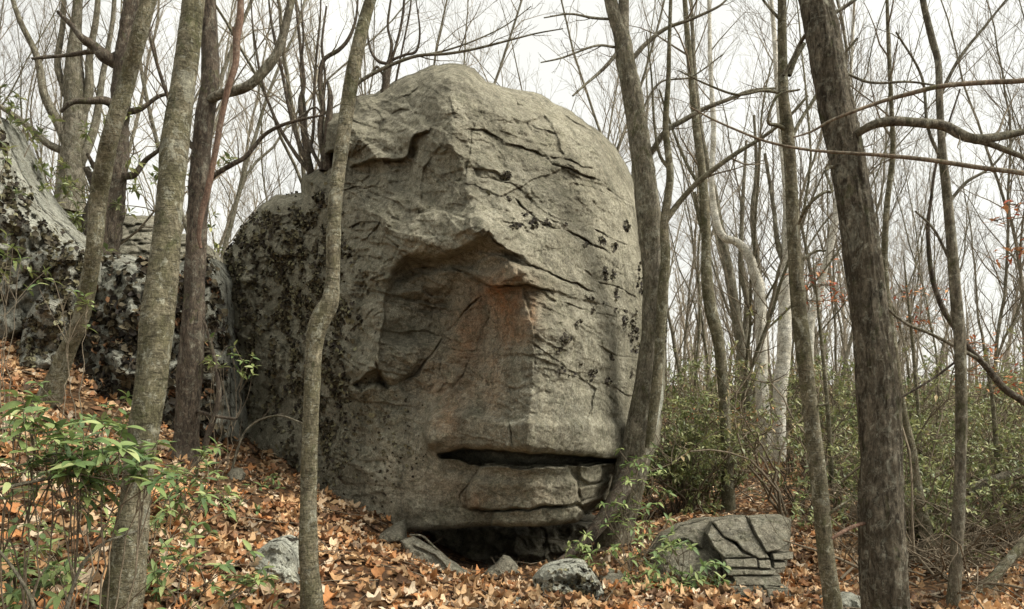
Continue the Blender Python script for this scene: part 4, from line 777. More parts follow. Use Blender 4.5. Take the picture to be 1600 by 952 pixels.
def loose_branch(label, path, bark, seed, twk=None, n=60, name='overhanging_branch', cat='branch', kind='smooth', leaves=None, group=None):
    r = np.random.default_rng(seed); P, R = limb(path, n); base = P[0].copy(); t = empty(name, base); tag(t, label, cat, group); V, Q = tube(P, R, 10, bark_bump(kind)); ob('stem', mk_mesh('stem', V-base, Q, M[bark]), t)
    if twk is not None:
        TW = Soup(); sprout(TW, P, R, r, twk.get('lv', 1), twk.get('every', 0.14), twk.get('t0', 0.1), twk.get('lenf', 0.3), 0.0014, twk.get('maxlen', 0.5), twk.get('up', 0.0), flat=0.3)
        tag(ob('twigs', TW.mesh('twigs', M[twk.get('mat', 'twig')], True, base), t), None, None, None, 'stuff')
    return t, P
loose_branch('long thin branch crossing the darkest trunk, falling from upper left to right', [(2050,345,3.8,16),(1850,312,3.85,12),(1700,290,3.9,9),(1600,271,3.95,8),(1530,262,4.0,7.5),(1450,250,4.05,7),(1380,243,4.1,6),(1320,239,4.15,5),(1260,234,4.2,4.5),(1200,222,4.2,4),(1150,203,4.2,3.5),(1110,185,4.2,3),(1080,168,4.2,2)], 'bark_brown', 31, dict(every=0.3, maxlen=0.25))
loose_branch('long thin branch above it that dips leftward across the darkest trunk', [(2050,120,3.9,16),(1850,105,3.95,12),(1700,112,4.0,9),(1600,126,4.05,8.5),(1540,129,4.1,8),(1470,135,4.1,7.5),(1420,147,4.15,7),(1380,158,4.2,6),(1330,176,4.2,5),(1295,190,4.25,4.5),(1270,205,4.3,3.5),(1240,215,4.3,2.5)], 'bark_brown', 32, dict(every=0.3, maxlen=0.3))
tree('slim_tree', 'slim straight olive trunk just left of the thickest dark trunk', 'tree',
     [(1308,1010,5.3,34),(1302,950,5.3,29),(1292,880,5.32,26),(1284,800,5.34,25),(1276,720,5.36,25),(1266,640,5.4,24),(1257,560,5.4,23),(1248,480,5.4,22),(1242,400,5.4,21),(1238,330,5.4,19),(1235,260,5.4,18),(1230,200,5.4,19),(1224,150,5.4,16),(1223,100,5.4,15),(1222,50,5.4,14),(1222,0,5.4,13)], 'bark_thin',
     [([(1232,118,5.4,10),(1242,92,5.4,9),(1256,68,5.4,8)], dict(tw=0)), ([(1280,822,5.35,6),(1300,800,5.3,5),(1330,780,5.3,4)], dict(tw=0)), ([(1266,634,5.4,5),(1285,633,5.35,4),(1294,630,5.35,3.5)], dict(tw=0)),
      ([(1232,205,5.4,9),(1215,196,5.35,6),(1200,190,5.3,5),(1215,150,5.3,4),(1250,140,5.3,3)], dict(every=0.2, maxlen=0.4)), ([(1248,425,5.4,6),(1256,405,5.4,5),(1275,393,5.4,4),(1290,392,5.35,3)], dict(every=0.15, maxlen=0.4)),
      ([(1230,230,5.4,8),(1250,190,5.45,6),(1275,150,5.5,5),(1300,110,5.6,4),(1340,60,5.6,3)], dict(every=0.2)), ([(1222,145,5.4,6),(1190,142,5.35,5),(1150,148,5.3,4),(1100,130,5.3,3),(1060,110,5.3,2)], dict(every=0.16, maxlen=0.5)), ([(1218,30,5.4,5),(1200,10,5.4,4),(1185,-10,5.4,3)], dict(tw=0))], 'smooth', 26, 240, dict(every=0.4, t0=0.7), seed=13)
tree('straight_tree', 'slender dark trunk rising behind the blocky ledge, bowed near its middle', 'tree',
     [(1138,812,9.9,20),(1138,780,9.9,18),(1136,720,9.9,17),(1133,650,9.9,17),(1128,580,9.9,17),(1122,530,9.9,18),(1110,480,9.9,18),(1104,430,9.9,16),(1103,370,9.9,15),(1100,310,9.9,14),(1096,260,9.9,13),(1088,200,9.9,12),(1082,140,9.9,10),(1076,80,9.9,9),(1070,0,9.9,8)], 'bark_thin',
     [([(1100,300,9.9,6),(1075,260,9.9,5),(1050,200,9.9,4),(1030,140,9.9,3)], {}), ([(1103,380,9.9,7),(1092,340,9.9,6),(1085,300,9.9,5)], {})], 'smooth', 16, 160, dict(every=0.45, t0=0.35, maxlen=1.5), seed=14, flare=0.5)
tree('right_edge_tree', 'slender straight grey trunk nearest the right edge of the frame', 'tree',
     [(1487,1010,5.4,24),(1489,950,5.4,20),(1494,880,5.4,19),(1498,800,5.4,18),(1501,720,5.4,17),(1502,640,5.4,17),(1501,570,5.4,16),(1499,520,5.4,17),(1494,470,5.4,17),(1490,420,5.4,16),(1484,350,5.4,15),(1478,290,5.4,13),(1472,230,5.4,12),(1468,160,5.4,11),(1466,100,5.4,10),(1456,60,5.4,10),(1446,20,5.4,9),(1442,0,5.4,9)], 'bark_grey',
     [([(1468,150,5.4,6),(1500,90,5.4,5),(1540,40,5.4,4),(1580,-10,5.4,3)], dict(every=0.2)), ([(1480,320,5.4,6),(1510,285,5.4,5),(1550,260,5.4,4),(1590,210,5.4,3)], dict(every=0.2)), ([(1476,260,5.4,6),(1450,200,5.4,5),(1440,120,5.4,4),(1400,50,5.4,3)], dict(every=0.2)), ([(1490,420,5.4,5),(1460,360,5.4,4),(1430,330,5.4,3)], dict(every=0.2))], 'smooth', 20, 200, dict(every=0.4, t0=0.6), seed=15)
tree('curved_stem', 'thin dark stem bowing down behind the right edge trunk to the lower right', 'dead tree',
     [(1860,880,5.9,20),(1760,760,5.9,17),(1650,665,5.9,14),(1600,628,5.9,12),(1570,608,5.9,11),(1540,572,5.9,10),(1510,540,5.9,9),(1490,510,5.9,8),(1472,480,5.9,8),(1458,440,5.9,7),(1452,400,5.9,7),(1450,350,5.9,6),(1455,310,5.9,5),(1462,260,5.9,4),(1480,200,5.9,3),(1500,140,5.9,2.5)], 'bark_dark',
     [([(1530,562,5.9,6),(1490,540,5.8,6),(1450,520,5.8,5),(1420,508,5.8,5),(1395,490,5.8,4),(1385,478,5.8,3)], dict(bark='bark_grey', every=0.3, maxlen=0.3)), ([(1500,560,5.9,4),(1460,590,5.9,4),(1410,620,5.9,3.5),(1385,632,5.9,3)], dict(every=0.3, maxlen=0.3))], 'smooth', 14, 120, None, seed=16)
tree('leaning_tree', 'brown stem leaning out from behind the thickest dark trunk', 'tree',
     [(1456,880,7.0,18),(1450,840,7.0,17),(1437,780,7.0,15),(1430,740,7.0,14),(1424,700,7.0,14),(1412,650,7.0,13),(1402,590,7.0,12),(1396,540,7.0,12),(1388,480,7.0,11),(1382,420,7.0,10),(1385,330,7.0,9),(1395,240,7.0,8),(1392,150,7.0,7),(1388,60,7.0,6),(1386,0,7.0,5)], 'bark_thin', (), 'smooth', 14, 140, dict(every=0.3, t0=0.4, maxlen=1.2), seed=17)
# white birches in the distance
tree('white_birch', 'left white birch trunk with dark scars between the bowed and slim trunks', 'tree',
     [(1196,720,14.0,20),(1194,660,14,20),(1190,600,14,19),(1190,540,14,18),(1188,490,14,18),(1186,450,14,18),(1178,425,14,17),(1168,395,14,14),(1150,378,14,12),(1130,370,14,11),(1118,340,14,10),(1112,280,14,9),(1115,200,14,8),(1110,100,14,7),(1108,0,14,6)], 'bark_white',
     [([(1185,440,14,10),(1182,400,14,9),(1176,340,14,8),(1182,260,14,6),(1178,180,14,4)], dict(bark='bark_grey')), ([(1186,490,14,7),(1172,482,13.9,5),(1165,470,13.9,4)], dict(tw=0, bark='bark_dark'))], 'knobby', 18, 140, dict(every=0.5, t0=0.5, maxlen=1.8), seed=18, twm='twig_hazed')
tree('white_birch', 'brightest white birch trunk directly left of the slim olive trunk', 'tree',
     [(1216,720,13.2,22),(1217,660,13.2,22),(1220,600,13.2,23),(1225,550,13.2,22),(1226,500,13.2,21),(1227,450,13.2,20),(1229,400,13.2,17),(1231,340,13.2,15),(1228,280,13.2,12),(1222,220,13.2,10),(1215,140,13.2,8),(1210,60,13.2,7),(1205,0,13.2,6)], 'bark_white',
     [([(1228,420,13.2,9),(1215,380,13.2,8),(1208,320,13.2,6),(1195,240,13.2,5)], dict(bark='bark_grey'))], 'smooth', 18, 140, dict(every=0.5, t0=0.5, maxlen=1.8), seed=19, twm='twig_hazed')
tree('white_birch', 'leaning pale birch between the slim olive trunk and the thickest dark trunk', 'tree',
     [(1268,640,15,16),(1264,580,15,15),(1264,530,15,15),(1266,500,15,15),(1278,470,15,13),(1286,430,15,11),(1298,380,15,11),(1306,340,15,10),(1312,280,15,8),(1322,200,15,6),(1330,100,15,5),(1335,0,15,4)], 'bark_white',
     [([(1280,465,15,7),(1270,440,15,6),(1262,400,15,5),(1250,340,15,4)], dict(bark='bark_grey'))], 'smooth', 16, 120, dict(every=0.5, t0=0.4, maxlen=1.8), seed=20, twm='twig_hazed')
tree('twin_trunk_tree', 'grey trunk leaning left in the distance beside the left white birch', 'tree',
     [(1170,660,16,18),(1166,600,16,17),(1158,540,16,16),(1148,480,16,16),(1140,430,16,15),(1130,380,16,14),(1122,340,16,12),(1116,300,16,10),(1098,220,16,8),(1086,120,16,7),(1080,0,16,5)], 'bark_grey', [([(1160,550,16,10),(1168,480,16,9),(1158,420,16,8),(1160,330,16,6),(1166,220,16,4)], {})], 'smooth', 14, 100, dict(every=0.5, t0=0.3, maxlen=2), seed=22, twm='twig_hazed')
# small trees rooted on and behind the boulder top
tree('stump_tree', 'jagged dead snag with crooked stems on the upper left shoulder of the boulder', 'dead tree',
     [(508,268,9.2,22),(512,230,9.2,16),(514,190,9.2,12),(516,150,9.2,8),(512,128,9.2,4)], 'bark_dark',
     [([(506,250,9.2,9),(500,200,9.2,9),(505,170,9.2,8),(500,130,9.2,7),(505,95,9.2,7),(530,78,9.2,6),(545,60,9.2,5),(556,30,9.2,4),(560,-10,9.2,3)], dict(every=0.3)), ([(503,170,9.2,5),(508,120,9.2,4),(503,70,9.2,4),(510,10,9.2,3)], dict(every=0.25)),
      ([(500,260,9.2,6),(480,215,9.3,6),(476,170,9.3,5),(470,110,9.3,4),(474,60,9.3,3),(470,-10,9.3,2)], dict(every=0.25)), ([(503,180,9.2,4),(492,168,9.2,3),(470,182,9.2,3),(450,200,9.1,2)], dict(tw=0))], 'knobby', 18, 60, None, seed=23)
tree('multi_stem_tree', 'cluster of dark stems standing on the low left shoulder of the boulder', 'tree',
     [(488,290,9.6,14),(484,262,9.6,12),(478,230,9.6,9),(473,200,9.6,8),(470,160,9.6,9),(475,130,9.6,6),(470,80,9.6,5),(462,0,9.6,4)], 'bark_dark',
     [([(484,265,9.6,8),(466,220,9.6,7),(452,170,9.6,6),(440,110,9.6,5),(425,40,9.6,4),(418,-20,9.6,3)], dict(every=0.25)), ([(484,270,9.6,7),(458,235,9.6,6),(432,190,9.6,5),(410,130,9.6,4),(396,50,9.6,3),(392,-10,9.6,2)], dict(every=0.25)),
      ([(480,255,9.6,6),(490,200,9.6,5),(492,120,9.6,4),(500,30,9.6,3),(502,-20,9.6,2)], dict(every=0.25))], 'knobby', 14, 70, None, seed=24)
tree('stump_sapling', 'short knobbly stump sprouting thin upright stems on top of the boulder', 'dead tree',
     [(600,150,9.4,14),(603,130,9.4,13),(605,112,9.4,12),(610,95,9.4,10),(616,92,9.4,6)], 'bark_dark',
     [([(607,98,9.4,6),(612,70,9.4,5),(606,40,9.4,4),(612,-10,9.4,3)], dict(every=0.2)), ([(612,94,9.4,5),(622,60,9.4,4),(630,20,9.4,4),(632,-20,9.4,3)], dict(every=0.2)), ([(604,100,9.4,5),(590,95,9.4,5),(578,75,9.4,4),(574,40,9.4,3),(580,0,9.4,2)], dict(every=0.2)),
      ([(612,94,9.4,5),(632,86,9.4,4),(650,80,9.4,4),(656,50,9.4,3),(650,0,9.4,2)], dict(every=0.2)), ([(603,125,9.4,4),(590,105,9.4,4),(584,112,9.4,3)], dict(tw=0)), ([(616,140,9.5,4),(628,80,9.5,3),(640,20,9.5,3),(644,-20,9.5,2)], dict(every=0.2))], 'knobby', 14, 40, None, seed=25)
# ---------------------------------------------------------------- the woods behind
BR = np.random.default_rng(41)
def wood_tree(seed, H, r0, mats, lean=0.06, fork=False, dens=1.0, t0=0.28):
    r = np.random.default_rng(seed); P = wander((0, 0, -0.15), (r.normal(0, lean), r.normal(0, lean), 1), H, 26, r, 0.07, 0.04); R = 0.55*r0*(np.linspace(1, 0.10, 26)**0.85); V, Q = tube(P, R, 8)
    V = V+V*0; trunk = [(V, Q)]; LS = Soup(); paths = [(P, R)]
    if fork:
        k = r.integers(5, 9); d = P[k+1]-P[k]; d = d/np.linalg.norm(d)+np.array([r.normal(0, 0.35), r.normal(0, 0.35), 0]); P2 = wander(P[k], d, H*0.75, 20, r, 0.08, 0.06); R2 = R[k]*0.75*np.linspace(1, 0.12, 20); V2, Q2 = tube(P2, R2, 7); trunk.append((V2, Q2)); paths.append((P2, R2))
    for P_, R_ in paths: sprout(LS, P_, R_*0.8, r, 2, 0.36/dens, t0, 0.30, 0.0028, 2.8, 0.07, (0.35, 0.85))
    TS = Soup(); [TS.add(v, q) for v, q in trunk]
    e = bpy.data.objects.new('bare_tree', None); e.empty_display_size = 0.2
    return e, TS.mesh('trunk', M[mats[0]]), LS.mesh('branches', M[mats[1]])
PROTO = [wood_tree(100+i, H, r0, mt, ln, fk, dn, t0) for i, (H, r0, mt, ln, fk, dn, t0) in enumerate([
    (11, 0.075, ('bark_grey','twig'), .06, False, 1.15, .22), (12.5, 0.10, ('bark_grey','twig_hazed'), .05, True, 1.0, .25), (10, 0.06, ('bark_thin','twig'), .10, True, 1.2, .16), (13.5, 0.12, ('bark_grey','twig_hazed'), .04, False, .95, .3),
    (9, 0.05, ('bark_thin','twig_hazed'), .12, False, 1.4, .12), (12, 0.08, ('bark_thin','twig_hazed'), .07, True, 1.0, .25), (7, 0.035, ('bark_thin','twig_hazed'), .14, True, 1.5, .08), (14, 0.11, ('bark_grey','twig_hazed'), .05, True, .95, .2)])]
def put_bare(x, y, k, sc, rz, label, group):
    e, tm, lm = PROTO[k]; o = bpy.data.objects.new('bare_tree', None); C.objects.link(o); o.location = (x, y, float(gz(x, y)[0])); o.rotation_euler = (0, 0, rz); o.scale = (sc,)*3; tag(o, label, 'tree', group)
    ob('trunk', tm, o); tag(ob('branches', lm, o), None, None, None, 'stuff'); return o
def zone(n, pxr, Dr, label, group, ks, seed, mind=14, scr=(0.8, 1.15), noun=None, marks=None):
    r = np.random.default_rng(seed); got = []; tries = 0; items = []
    while len(got) < n and tries < 9000:
        tries += 1; px = r.uniform(*pxr); D = Dr[0]*(Dr[1]/Dr[0])**r.uniform(0, 1)
        if 1165 < px < 1320 and D < 15: continue
        if any(abs(px-a) < mind*12.0/max(b, D)**0.7/3 and abs(D-b) < D*0.3 for a, b in got): continue
        got.append((px, D)); items.append((px, put_bare((px-HX)/F*D, D, int(r.choice(ks)), r.uniform(*scr), r.uniform(0, 6.28), label, group)))
    by_place(items, noun, marks)
LEFTM = [(-300, 'frame edge'), (150, 'leaning trunk'), (250, 'thickest left trunk'), (300, 'dark trunk'), (400, 'boulder shoulder')]
TOPM = [(400, 'dark trunk'), (545, 'kinked trunk'), (705, 'boulder peak'), (1100, 'forked trunk')]
zone(9, (1050,1640), (9,17), 'slender bare tree among the nearer grey stems right of the boulder', 'nearer bare trees right of the boulder', [0,2,4,6,5], 51, noun='nearer bare trees', marks=RIGHT)
zone(50, (1040,1720), (17,42), 'thin bare tree in the middle distance of the woods at right', 'bare trees in the middle distance at right', [0,1,2,3,4,5,7], 52, noun='mid-distance bare trees', marks=RIGHT)
zone(17, (560,1010), (15,34), 'bare treetop rising from behind the big boulder', 'bare trees behind the big boulder', [0,1,2,3,7], 53, scr=(0.85,1.2), noun='bare treetops behind the boulder', marks=TOPM)
zone(15, (330,560), (13,30), 'bare twiggy tree beyond the low left shoulder of the boulder', 'bare trees beyond the left shoulder', [0,2,4,6,1], 54, scr=(0.6,0.95), noun='twiggy trees', marks=[(300, 'dark trunk'), (400, 'boulder shoulder'), (500, 'boulder cap'), (700, 'boulder peak')])
zone(22, (-60,330), (12,30), 'bare tree in the woods on the hillside above the left rocks', 'bare trees on the left hillside', [0,1,2,3,5,7], 55, scr=(0.7,1.05), noun='hillside bare trees', marks=LEFTM)
# far wood: one grey brown mass of stems
FS = Soup(); r = np.random.default_rng(77)
for i in range(620):
    D = r.uniform(40, 95); x = D*r.uniform(-0.8, 0.85); z = float(gz(x, D)[0]); H = r.uniform(5, 12) if r.uniform() < 0.55 else r.uniform(2, 5)
    P = wander((x, D, z), (r.normal(0, .08), 0, 1), H, 6, r, 0.06, 0.02); R = np.linspace(r.uniform(.05, .14), 0.02, 6); V, Q = tube(P, R, 4); FS.add(V, Q)
    sprout(FS, P, R, r, 1, 0.55, 0.06, 0.32, 0.014, 2.6, 0.08, (0.3, 0.8))
tag(ob('distant_woods', FS.mesh('distant_woods', M['twig_hazed'])), 'grey brown mass of far bare woods along the horizon', 'woods', None, 'stuff')
# ---------------------------------------------------------------- leaves that grow
def laurel_leaf(r, wide=0.30, droop=0.25, n=5):
    t = np.linspace(0, 1, n); wv = wide*0.5*np.sin(np.pi*t**0.85)**0.8; wv[0] = 0.01; wv[-1] = 0.004; z = -droop*t*t; fold = 0.35
    L = np.c_[t, wv, z+wv*fold]; Mi = np.c_[t, 0*t, z]; Rr = np.c_[t, -wv, z+wv*fold]; V = np.vstack([L, Mi, Rr]); Q = []
    for i in range(n-1): Q += [(i, n+i, n+i+1, i+1), (n+i, 2*n+i, 2*n+i+1, n+i+1)]
    Q = np.array(Q); T = np.vstack([Q[:, [0, 1, 2]], Q[:, [0, 2, 3]]]); return V, T
LLV = [laurel_leaf(BR, w_, d_, n_) for w_, d_, n_ in ((.34, .15, 7), (.40, .35, 7), (.30, .05, 7), (.36, .55, 7))]
LLS = [laurel_leaf(BR, w_, d_, 3) for w_, d_ in ((.38, .2), (.42, .4), (.34, .05))]
GREEN = np.array([(0.14,0.175,0.065),(0.20,0.235,0.085),(0.11,0.14,0.055),(0.28,0.30,0.115),(0.18,0.20,0.08),(0.33,0.33,0.14)])
def aim(d, r, roll=0.6):
    """rotation whose x runs along d and whose z leans up"""
    x = d/np.linalg.norm(d, axis=1)[:, None]; up = np.array([0, 0, 1.0])+r.normal(0, roll*0.5, (len(d), 3)); z = up-(up*x).sum(1)[:, None]*x; z /= np.linalg.norm(z, axis=1)[:, None]+1e-9; return np.stack([x, np.cross(z, x), z], -1)
def rosettes(tips, dirs, r, nl=(5, 9), size=(0.05, 0.085), droop=0.1):
    pos, dd, sz = [], [], []
    for p, d in zip(tips, dirs):
        n = r.integers(*nl); a0 = r.uniform(0, 6.28); d = d/np.linalg.norm(d); a = np.cross(d, [0.3, 0.2, 1.0]); a /= np.linalg.norm(a)+1e-9; b = np.cross(d, a)
        for k in range(n):
            an = a0+k*2.4; el = r.uniform(0.15, 1.0); v = (a*math.cos(an)+b*math.sin(an))*math.cos(el*0.7)+d*math.sin(el)*0.9+np.array([0, 0, -droop]); pos.append(p-d*r.uniform(0, 0.03)); dd.append(v); sz.append(r.uniform(*size))
    return np.array(pos), np.array(dd), np.array(sz)
def shrub_proto(seed, H, spread, nst, tips_n, leaf=(0.06, 0.10), cols=GREEN, dens=(5, 9), bare=0.0):
    r = np.random.default_rng(seed); ST = Soup(); tips, dirs = [], []
    for i in range(nst):
        a = r.uniform(0, 6.28); d = np.array([math.cos(a)*0.5, math.sin(a)*0.5, 1.0]); P = wander((math.cos(a)*0.1, math.sin(a)*0.1, -0.05), d, H*r.uniform(0.7, 1.15), 10, r, 0.28, 0.05); R = np.linspace(0.016, 0.005, 10); V, Q = tube(P, R, 5); ST.add(V, Q)
        for j in range(tips_n):
            k = r.integers(3, 10); a2 = r.uniform(0, 6.28); d2 = np.array([math.cos(a2), math.sin(a2), r.uniform(0.1, 0.9)]); Q2 = wander(P[k], d2, spread*r.uniform(0.3, 1.0), 6, r, 0.3, 0.1); V, Q = tube(Q2, np.linspace(0.006, 0.0025, 6), 4); ST.add(V, Q)
            if r.uniform() > bare: tips += [Q2[-1], Q2[4]+r.normal(0, .03, 3)]; dirs += [Q2[-1]-Q2[-2]+[0, 0, .02], r.normal(0, 1, 3)*[1, 1, .3]+[0, 0, .5]]
    pos, dd, sz = rosettes(tips, dirs, r, dens, leaf); LS = Soup(); scatter(LS, LLS, pos, aim(dd, r), sz, cols[r.integers(0, len(cols), len(pos))]*r.uniform(0.8, 1.2, (len(pos), 1)), r)
    return ST.mesh('stems', M['twig']), LS.mesh('leaves', M['green_leaf'])
SHP = [shrub_proto(200+i, H, s, n, t) for i, (H, s, n, t) in enumerate([(1.5, .5, 9, 12), (1.9, .6, 8, 14), (1.2, .45, 10, 10), (2.2, .6, 7, 14)])]
SHL = [shrub_proto(220+i, H, s, n, t, (0.05, 0.085), np.array([(0.20,0.21,0.085),(0.25,0.26,0.10),(0.16,0.175,0.07),(0.33,0.25,0.12)]), (2, 6), 0.35) for i, (H, s, n, t) in enumerate([(1.6, .55, 10, 12), (2.0, .6, 9, 12)])]
def put_shrub(x, y, pr, sc, rz, label, group, name='laurel_shrub'):
    o = bpy.data.objects.new(name, None); C.objects.link(o); o.location = (x, y, float(gz(x, y)[0])); o.rotation_euler = (0, 0, rz); o.scale = (sc,)*3; tag(o, label, 'shrub', group); ob('stems', pr[0], o); tag(ob('leaves', pr[1], o), None, None, None, 'stuff'); return o
def shrub_zone(n, pxr, Dr, protos, label, group, seed, scr, keep=None, noun=None):
    r = np.random.default_rng(seed); c = 0; items = []
    while c < n:
        px = r.uniform(*pxr); D = r.uniform(*Dr)
        if keep and not keep(px, D): continue
        items.append((px, put_shrub((px-HX)/F*D, D, protos[r.integers(len(protos))], r.uniform(*scr), r.uniform(0, 6.28), label, group))); c += 1
    by_place(items, noun, RIGHT)
clear = lambda px, D: not (1040 < px < 1230 and D < 12.5)
shrub_zone(18, (1240,1680), (8.5,13.5), SHP+SHL+SHL, 'green laurel shrub in the thicket behind the thickest dark trunk', 'laurel shrubs in the right thicket', 61, (0.75, 1.1), noun='thicket laurels')
shrub_zone(28, (1030,1680), (12.5,20), SHP[:2]+SHL+SHL, 'olive green shrub farther back in the right hand thicket', 'farther shrubs at right', 62, (0.8, 1.25), noun='olive shrubs farther back')
shrub_zone(12, (1400,1700), (7.0,9.5), SHL+SHP, 'half bare laurel shrub among the dead brush in the lower right corner', 'laurels among the dead brush', 65, (0.45, 0.8), noun='low brush laurels')
shrub_zone(5, (1040,1110), (9.5,11), SHP, 'laurel shrub crowding the right foot of the big boulder', 'laurel shrubs at the right foot of the boulder', 63, (0.7, 1.0), noun='laurels at its foot')
shrub_zone(36, (1030,1700), (20,34), SHL, 'dull shrub at the far edge of the undergrowth', 'far undergrowth shrubs', 64, (0.9, 1.4), noun='farthest dull shrubs')
for i, (px, D, s) in enumerate([(60, 10.2, 1.5), (105, 10.8, 1.5), (215, 10.8, 0.5), (345, 10.6, 0.6)]):
    put_shrub((px-HX)/F*D, D, (SHP+SHL)[i % 5], s, i*1.3, ['olive shrub behind the pale spotted rock at far left', 'bushy green shrub below the broad grey trunk at upper left', 'small green shrub over the layered outcrop', 'small shrub in the cleft left of the big boulder'][i], None)
# dead brush
def brush(seed, n, spread):
    r = np.random.default_rng(seed); S = Soup()
    for i in range(n):
        a = r.uniform(0, 6.28); d = np.array([math.cos(a), math.sin(a), r.uniform(0.1, 1.1)]); P = wander((r.normal(0, .25), r.normal(0, .25), 0), d, spread*r.uniform(.4, 1.2), 9, r, 0.22, -0.03); R = np.linspace(r.uniform(.006, .018), 0.003, 9); V, Q = tube(P, R, 5); S.add(V, Q); sprout(S, P, R, r, 1, 0.16, 0.1, 0.4, 0.002, 0.6, 0, (0.5, 1.1))
    return S.mesh('dead_brush', M['twig'])
brush_near, brush_far = [], []
BRU = [brush(301, 16, 1.5), brush(302, 12, 1.9), brush(303, 14, 1.2)]; r = np.random.default_rng(66)
for i in range(34):
    px = r.uniform(1400, 1680) if i < 20 else r.uniform(1080, 1680); D = r.uniform(6.3, 9.5) if i < 20 else r.uniform(9, 16); x = (px-HX)/F*D; o = ob('brush_pile', BRU[i % 3], None, (x, D, float(gz(x, D)[0])+0.02)); o.rotation_euler = (0, 0, r.uniform(0, 6.28)); s = r.uniform(0.6, 1.0); o.scale = (s,)*3
    tag(o, 'tangled dead brush in the lower right corner behind the slender trunk' if i < 20 else 'thin tangle of bare brush deeper in the thicket', 'brush', 'dead brush in the lower right corner' if i < 20 else 'bare brush in the thicket'); (brush_near if i < 20 else brush_far).append((px, o))
by_place(brush_near, 'nearer dead brush tangles', RIGHT); by_place(brush_far, 'deeper bare brush tangles', RIGHT)
loose_branch('thick fallen grey branch lying low behind the right edge trunk', [(1650,730,7.6,20),(1590,742,7.6,18),(1540,756,7.7,17),(1490,775,7.8,14),(1440,800,7.9,10),(1400,812,8,6)], 'bark_grey', 71, dict(every=0.3, maxlen=0.6), name='fallen_branch', kind='knobby')
loose_branch('second fallen branch rising from the bottom right corner', [(1500,975,5.9,16),(1530,930,6.0,16),(1560,895,6.1,15),(1600,850,6.2,14),(1660,800,6.3,12)], 'bark_thin', 72, dict(every=0.25, maxlen=0.6), name='fallen_branch', kind='knobby')
loose_branch('fallen pale branch between the blocky ledge and the darkest trunk', [(1236,845,8.2,9),(1270,858,8.1,10),(1300,872,8.0,10),(1330,905,7.9,10),(1345,925,7.9,8)], 'bark_grey', 73, None, name='fallen_branch')
loose_branch('pale curved stick arching over the tilted slab at the slot', [(640,836,6.9,2.5),(660,838,6.85,3),(680,856,6.75,3.5),(705,878,6.7,3.5),(732,900,6.7,3)], 'bark_grey', 74, None, name='fallen_stick', cat='stick')
# saplings holding on to orange leaves
def leafy_sapling(label, path, spots, seed, D, cols, group=None, nl=26):
    r = np.random.default_rng(seed); t, P = loose_branch(label, path, 'bark_thin', seed, dict(every=0.2, maxlen=0.5, lv=1), name='beech_sapling', cat='sapling', group=group); LS = Soup()
    for (sx, sy, rad) in spots:
        n = nl; c = W(sx, sy, D); a = r.normal(0, 1, (n, 3))*[rad/F*D, 0.12, rad/F*D*0.45]; pos = c+a; near_ = P[np.argmin(np.linalg.norm(P-c, axis=1))]; Q = wander(near_, c-near_+1e-3, max(np.linalg.norm(c-near_), .1), 6, r, 0.08); V, F_ = tube(Q, np.linspace(.006, .002, 6), 4)
        tw = Soup(); tw.add(V, F_)
        for p in pos: q = np.array([c+(p-c)*u for u in (0, .5, 1)]); v, f_ = tube(q, [.0025, .002, .0015], 3); tw.add(v, f_)
        ob('twig', tw.mesh('twig', M['twig'], True, P[0]), t)
        dd = r.normal(0, 1, (n, 3))*[1, .6, .35]; scatter(LS, LLS, pos, aim(dd, r), r.uniform(0.05, 0.09, n), np.array(cols)[r.integers(0, len(cols), n)], r)
    tag(ob('leaves', LS.mesh('leaves', M['dry_leaf'], True, P[0]), t), None, None, None, 'stuff')
OR = [(0.42,0.13,0.05),(0.50,0.20,0.08),(0.35,0.09,0.05),(0.55,0.28,0.13)]
leafy_sapling('sapling with red brown leaves beside the slim olive trunk', [(1300,760,9,8),(1296,680,9,7),(1290,600,9,6),(1282,520,9,5),(1275,450,9,3),(1270,400,9,2)], [(1262,430,26),(1290,445,20),(1320,470,16),(1265,470,16)], 81, 9.0, OR)
leafy_sapling('sapling with orange leaves below the bowed dark stem at right', [(1560,760,8,8),(1556,690,8,7),(1550,620,8,6),(1540,560,8,4),(1530,500,8,2)], [(1550,590,26),(1570,600,24),(1520,536,20),(1540,545,20)], 82, 8.0, OR)
leafy_sapling('sapling with red leaves hanging at the right edge of the frame', [(1640,640,6,9),(1630,520,6,8),(1622,420,6,7),(1612,330,6,5),(1600,260,6,3)], [(1588,320,16),(1580,400,16),(1595,390,14),(1560,344,10)], 83, 6.0, OR, nl=12)
leafy_sapling('sapling with scattered rusty leaves between the dark trunk and right edge trunk', [(1440,760,9,7),(1436,660,9,6),(1428,560,9,5),(1420,480,9,4),(1412,400,9,2)], [(1408,455,16),(1420,500,22),(1465,455,20),(1440,500,18)], 84, 9.0, OR, nl=18)
leafy_sapling('low beech sapling with orange leaves left of the white birches', [(1100,780,12,7),(1102,720,12,6),(1106,660,12,4),(1108,620,12,2)], [(1090,640,26),(1140,650,26),(1080,650,20),(1190,650,18)], 85, 12.0, OR, nl=24)
